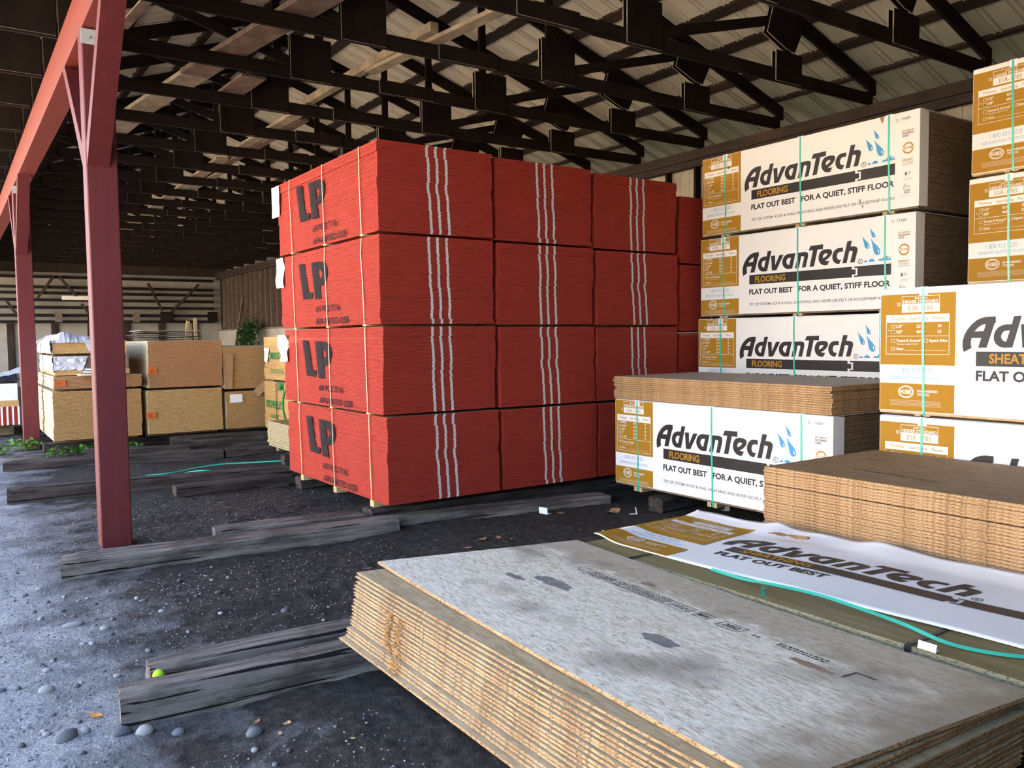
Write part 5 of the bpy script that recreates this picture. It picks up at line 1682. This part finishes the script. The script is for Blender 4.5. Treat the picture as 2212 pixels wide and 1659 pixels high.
def stone_mesh(seed, sub=2):
    import bmesh
    b = bmesh.new()
    bmesh.ops.create_icosphere(b, subdivisions=sub, radius=1.0)
    for v in b.verts:
        d = 1 + 0.22 * noise.noise(v.co * 1.1 + Vector((seed, 0, 0))) + 0.07 * noise.noise(v.co * 3 + Vector((0, seed, 0)))
        v.co = v.co * d
    me = bpy.data.meshes.new('stone')
    b.to_mesh(me); b.free()
    me.polygons.foreach_set('use_smooth', [True] * len(me.polygons))
    return me
STONES = []
def stone(label, x, y, sx, sy, sz, mat, seed, group=None, rz=0.0):
    me = stone_mesh(seed); me.materials.append(M[mat]); STONES.append((x, y, max(sx, sy) * 1.3 + 0.02))
    o = link('stone', me, None, (x, y, gz(x, y) + sz * 0.45))
    o.scale = (sx, sy, sz); o.rotation_euler = (0, 0, rz)
    tag(o, label, 'stone', group)
stone('largest grey stone on the gravel at the lower left', 0.345, 3.83, 0.050, 0.032, 0.028, 'stone', 1, rz=0.4)
stone('pale round pebble against the front of the nearest sleeper', 0.625, 3.695, 0.038, 0.028, 0.026, 'stone_pale', 2)
stone('flat slate stone at the corner of the nearest sleeper', 0.545, 3.735, 0.040, 0.030, 0.018, 'stone_dark', 3)
stone('brown-tipped pebble alone on the gravel left of the nearest sleeper', 0.325, 4.40, 0.036, 0.022, 0.022, 'stone_pale', 4)
stone('long pale pebble left of the ruts, midway up the gravel', 0.545, 5.38, 0.060, 0.018, 0.016, 'stone_pale', 5)
stone('split white pebble right of the long pale one', 0.69, 5.19, 0.028, 0.020, 0.016, 'stone_pale', 6)
stone('dark blue-grey stone in the rut near the front pile', 1.64, 4.86, 0.030, 0.022, 0.020, 'stone_dark', 7)
stone('grey pebble right of the pale one at the nearest sleeper', 0.745, 3.63, 0.026, 0.020, 0.018, 'stone', 8)
stone('rounded brown-grey stone at the sleeper front, halfway along', 1.00, 3.41, 0.036, 0.025, 0.022, 'stone', 9)
stone('small pebble right of the largest grey stone', 0.42, 3.845, 0.020, 0.016, 0.014, 'stone_pale', 10)
stone('stone leaning on the mossy sleeper beside the nearest post', 0.93, 6.95, 0.05, 0.04, 0.04, 'stone', 11)
r3 = random.Random(99); ms = [stone_mesh(20 + k, 1) for k in range(6)]
ms2 = []
for k, me in enumerate(ms):
    for mt_ in ('stone', 'stone_pale', 'stone_dark'):
        q = me.copy(); q.materials.append(M[mt_]); ms2.append((q, mt_))
def free_spot(x, y):
    if 0.5 < x < 4.2 and 3.3 < y < 4.35: return False
    if 0.5 < x < 3.2 and 6.15 < y < 7.12: return False
    if x > 1.5 and y < 3.9: return False
    if 0.9 < x < 1.25 and 7.1 < y < 7.6: return False
    return True
cnt = 0
while cnt < 90:
    x = r3.triangular(0.05, 2.4, 0.35); y = r3.uniform(2.9, 7.2)
    if not free_spot(x, y): continue
    me, mt_ = r3.choice(ms2); s_ = r3.uniform(0.010, 0.020)
    o = link('pebble', me, None, (x, y, gz(x, y) + s_ * 0.25)); o.scale = (s_ * r3.uniform(0.9, 1.6), s_, s_ * 0.7); o.rotation_euler = (0, 0, r3.uniform(0, 6))
    STONES.append((x, y, 0.05))
    tag(o, 'small pebble scattered over the gravel and soil at the lower left', 'pebble', 'pebbles on the ground at lower left')
    cnt += 1
# fine gravel nobody could count
gm = MB(); base = [( 0.9, 0, 0), (0, 0.8, 0), (-0.9, 0.1, 0), (0, -0.8, 0.1), (0.1, 0, 0.7), (0, 0.1, -0.6)]
cnt = 0
while cnt < 5200:
    x = r3.triangular(-0.2, 3.4, 0.3); y = r3.uniform(2.4, 8.9)
    if not free_spot(x, y): continue
    if any((x - a_) ** 2 + (y - b_) ** 2 < c_ * c_ for a_, b_, c_ in STONES): continue
    s_ = r3.uniform(0.003, 0.009); a = r3.uniform(0, 6.28); c_, sn = math.cos(a), math.sin(a); zz = gz(x, y) + s_ * 0.2
    e = r3.uniform(0.7, 1.5)
    vs = [(x + s_ * (p[0] * e * c_ - p[1] * sn), y + s_ * (p[0] * e * sn + p[1] * c_), zz + s_ * p[2]) for p in base]
    gm.add(vs, [(0, 1, 4), (1, 2, 4), (2, 3, 4), (3, 0, 4), (1, 0, 5), (2, 1, 5), (3, 2, 5), (0, 3, 5)], 0 if r3.random() < 0.6 else (1 if r3.random() < 0.6 else 2))
    cnt += 1
o = gm.build('gravel', [M['stone'], M['stone_pale'], M['stone_dark']])
tag(o, 'fine loose gravel strewn over the ground at the left', 'gravel', None, 'stuff')
# lime ball between the two nearest sleepers
me = stone_mesh(50, 3); 
for v in me.vertices: v.co = v.co.normalized()
me.materials.append(M['ball'])
o = link('tennis_ball', me, None, (0.738, 3.966, 0.127)); o.scale = (0.026, 0.026, 0.026)
tag(o, 'lime green ball wedged between the two nearest sleepers', 'ball')
# sawdust and crumbs near the pile
for k, (x, y, s_) in enumerate(((1.13, 3.50, 0.02), (1.08, 3.44, 0.014), (1.30, 3.20, 0.012))):
    rag('yellow wood chip on the soil beside the nearest sleeper, %s from the left' % ORD[k], x, y - 0.12, s_ * 1.6, s_, k + 0.3, 'block', 'wood_chip', 'wood chip', group='wood chips')
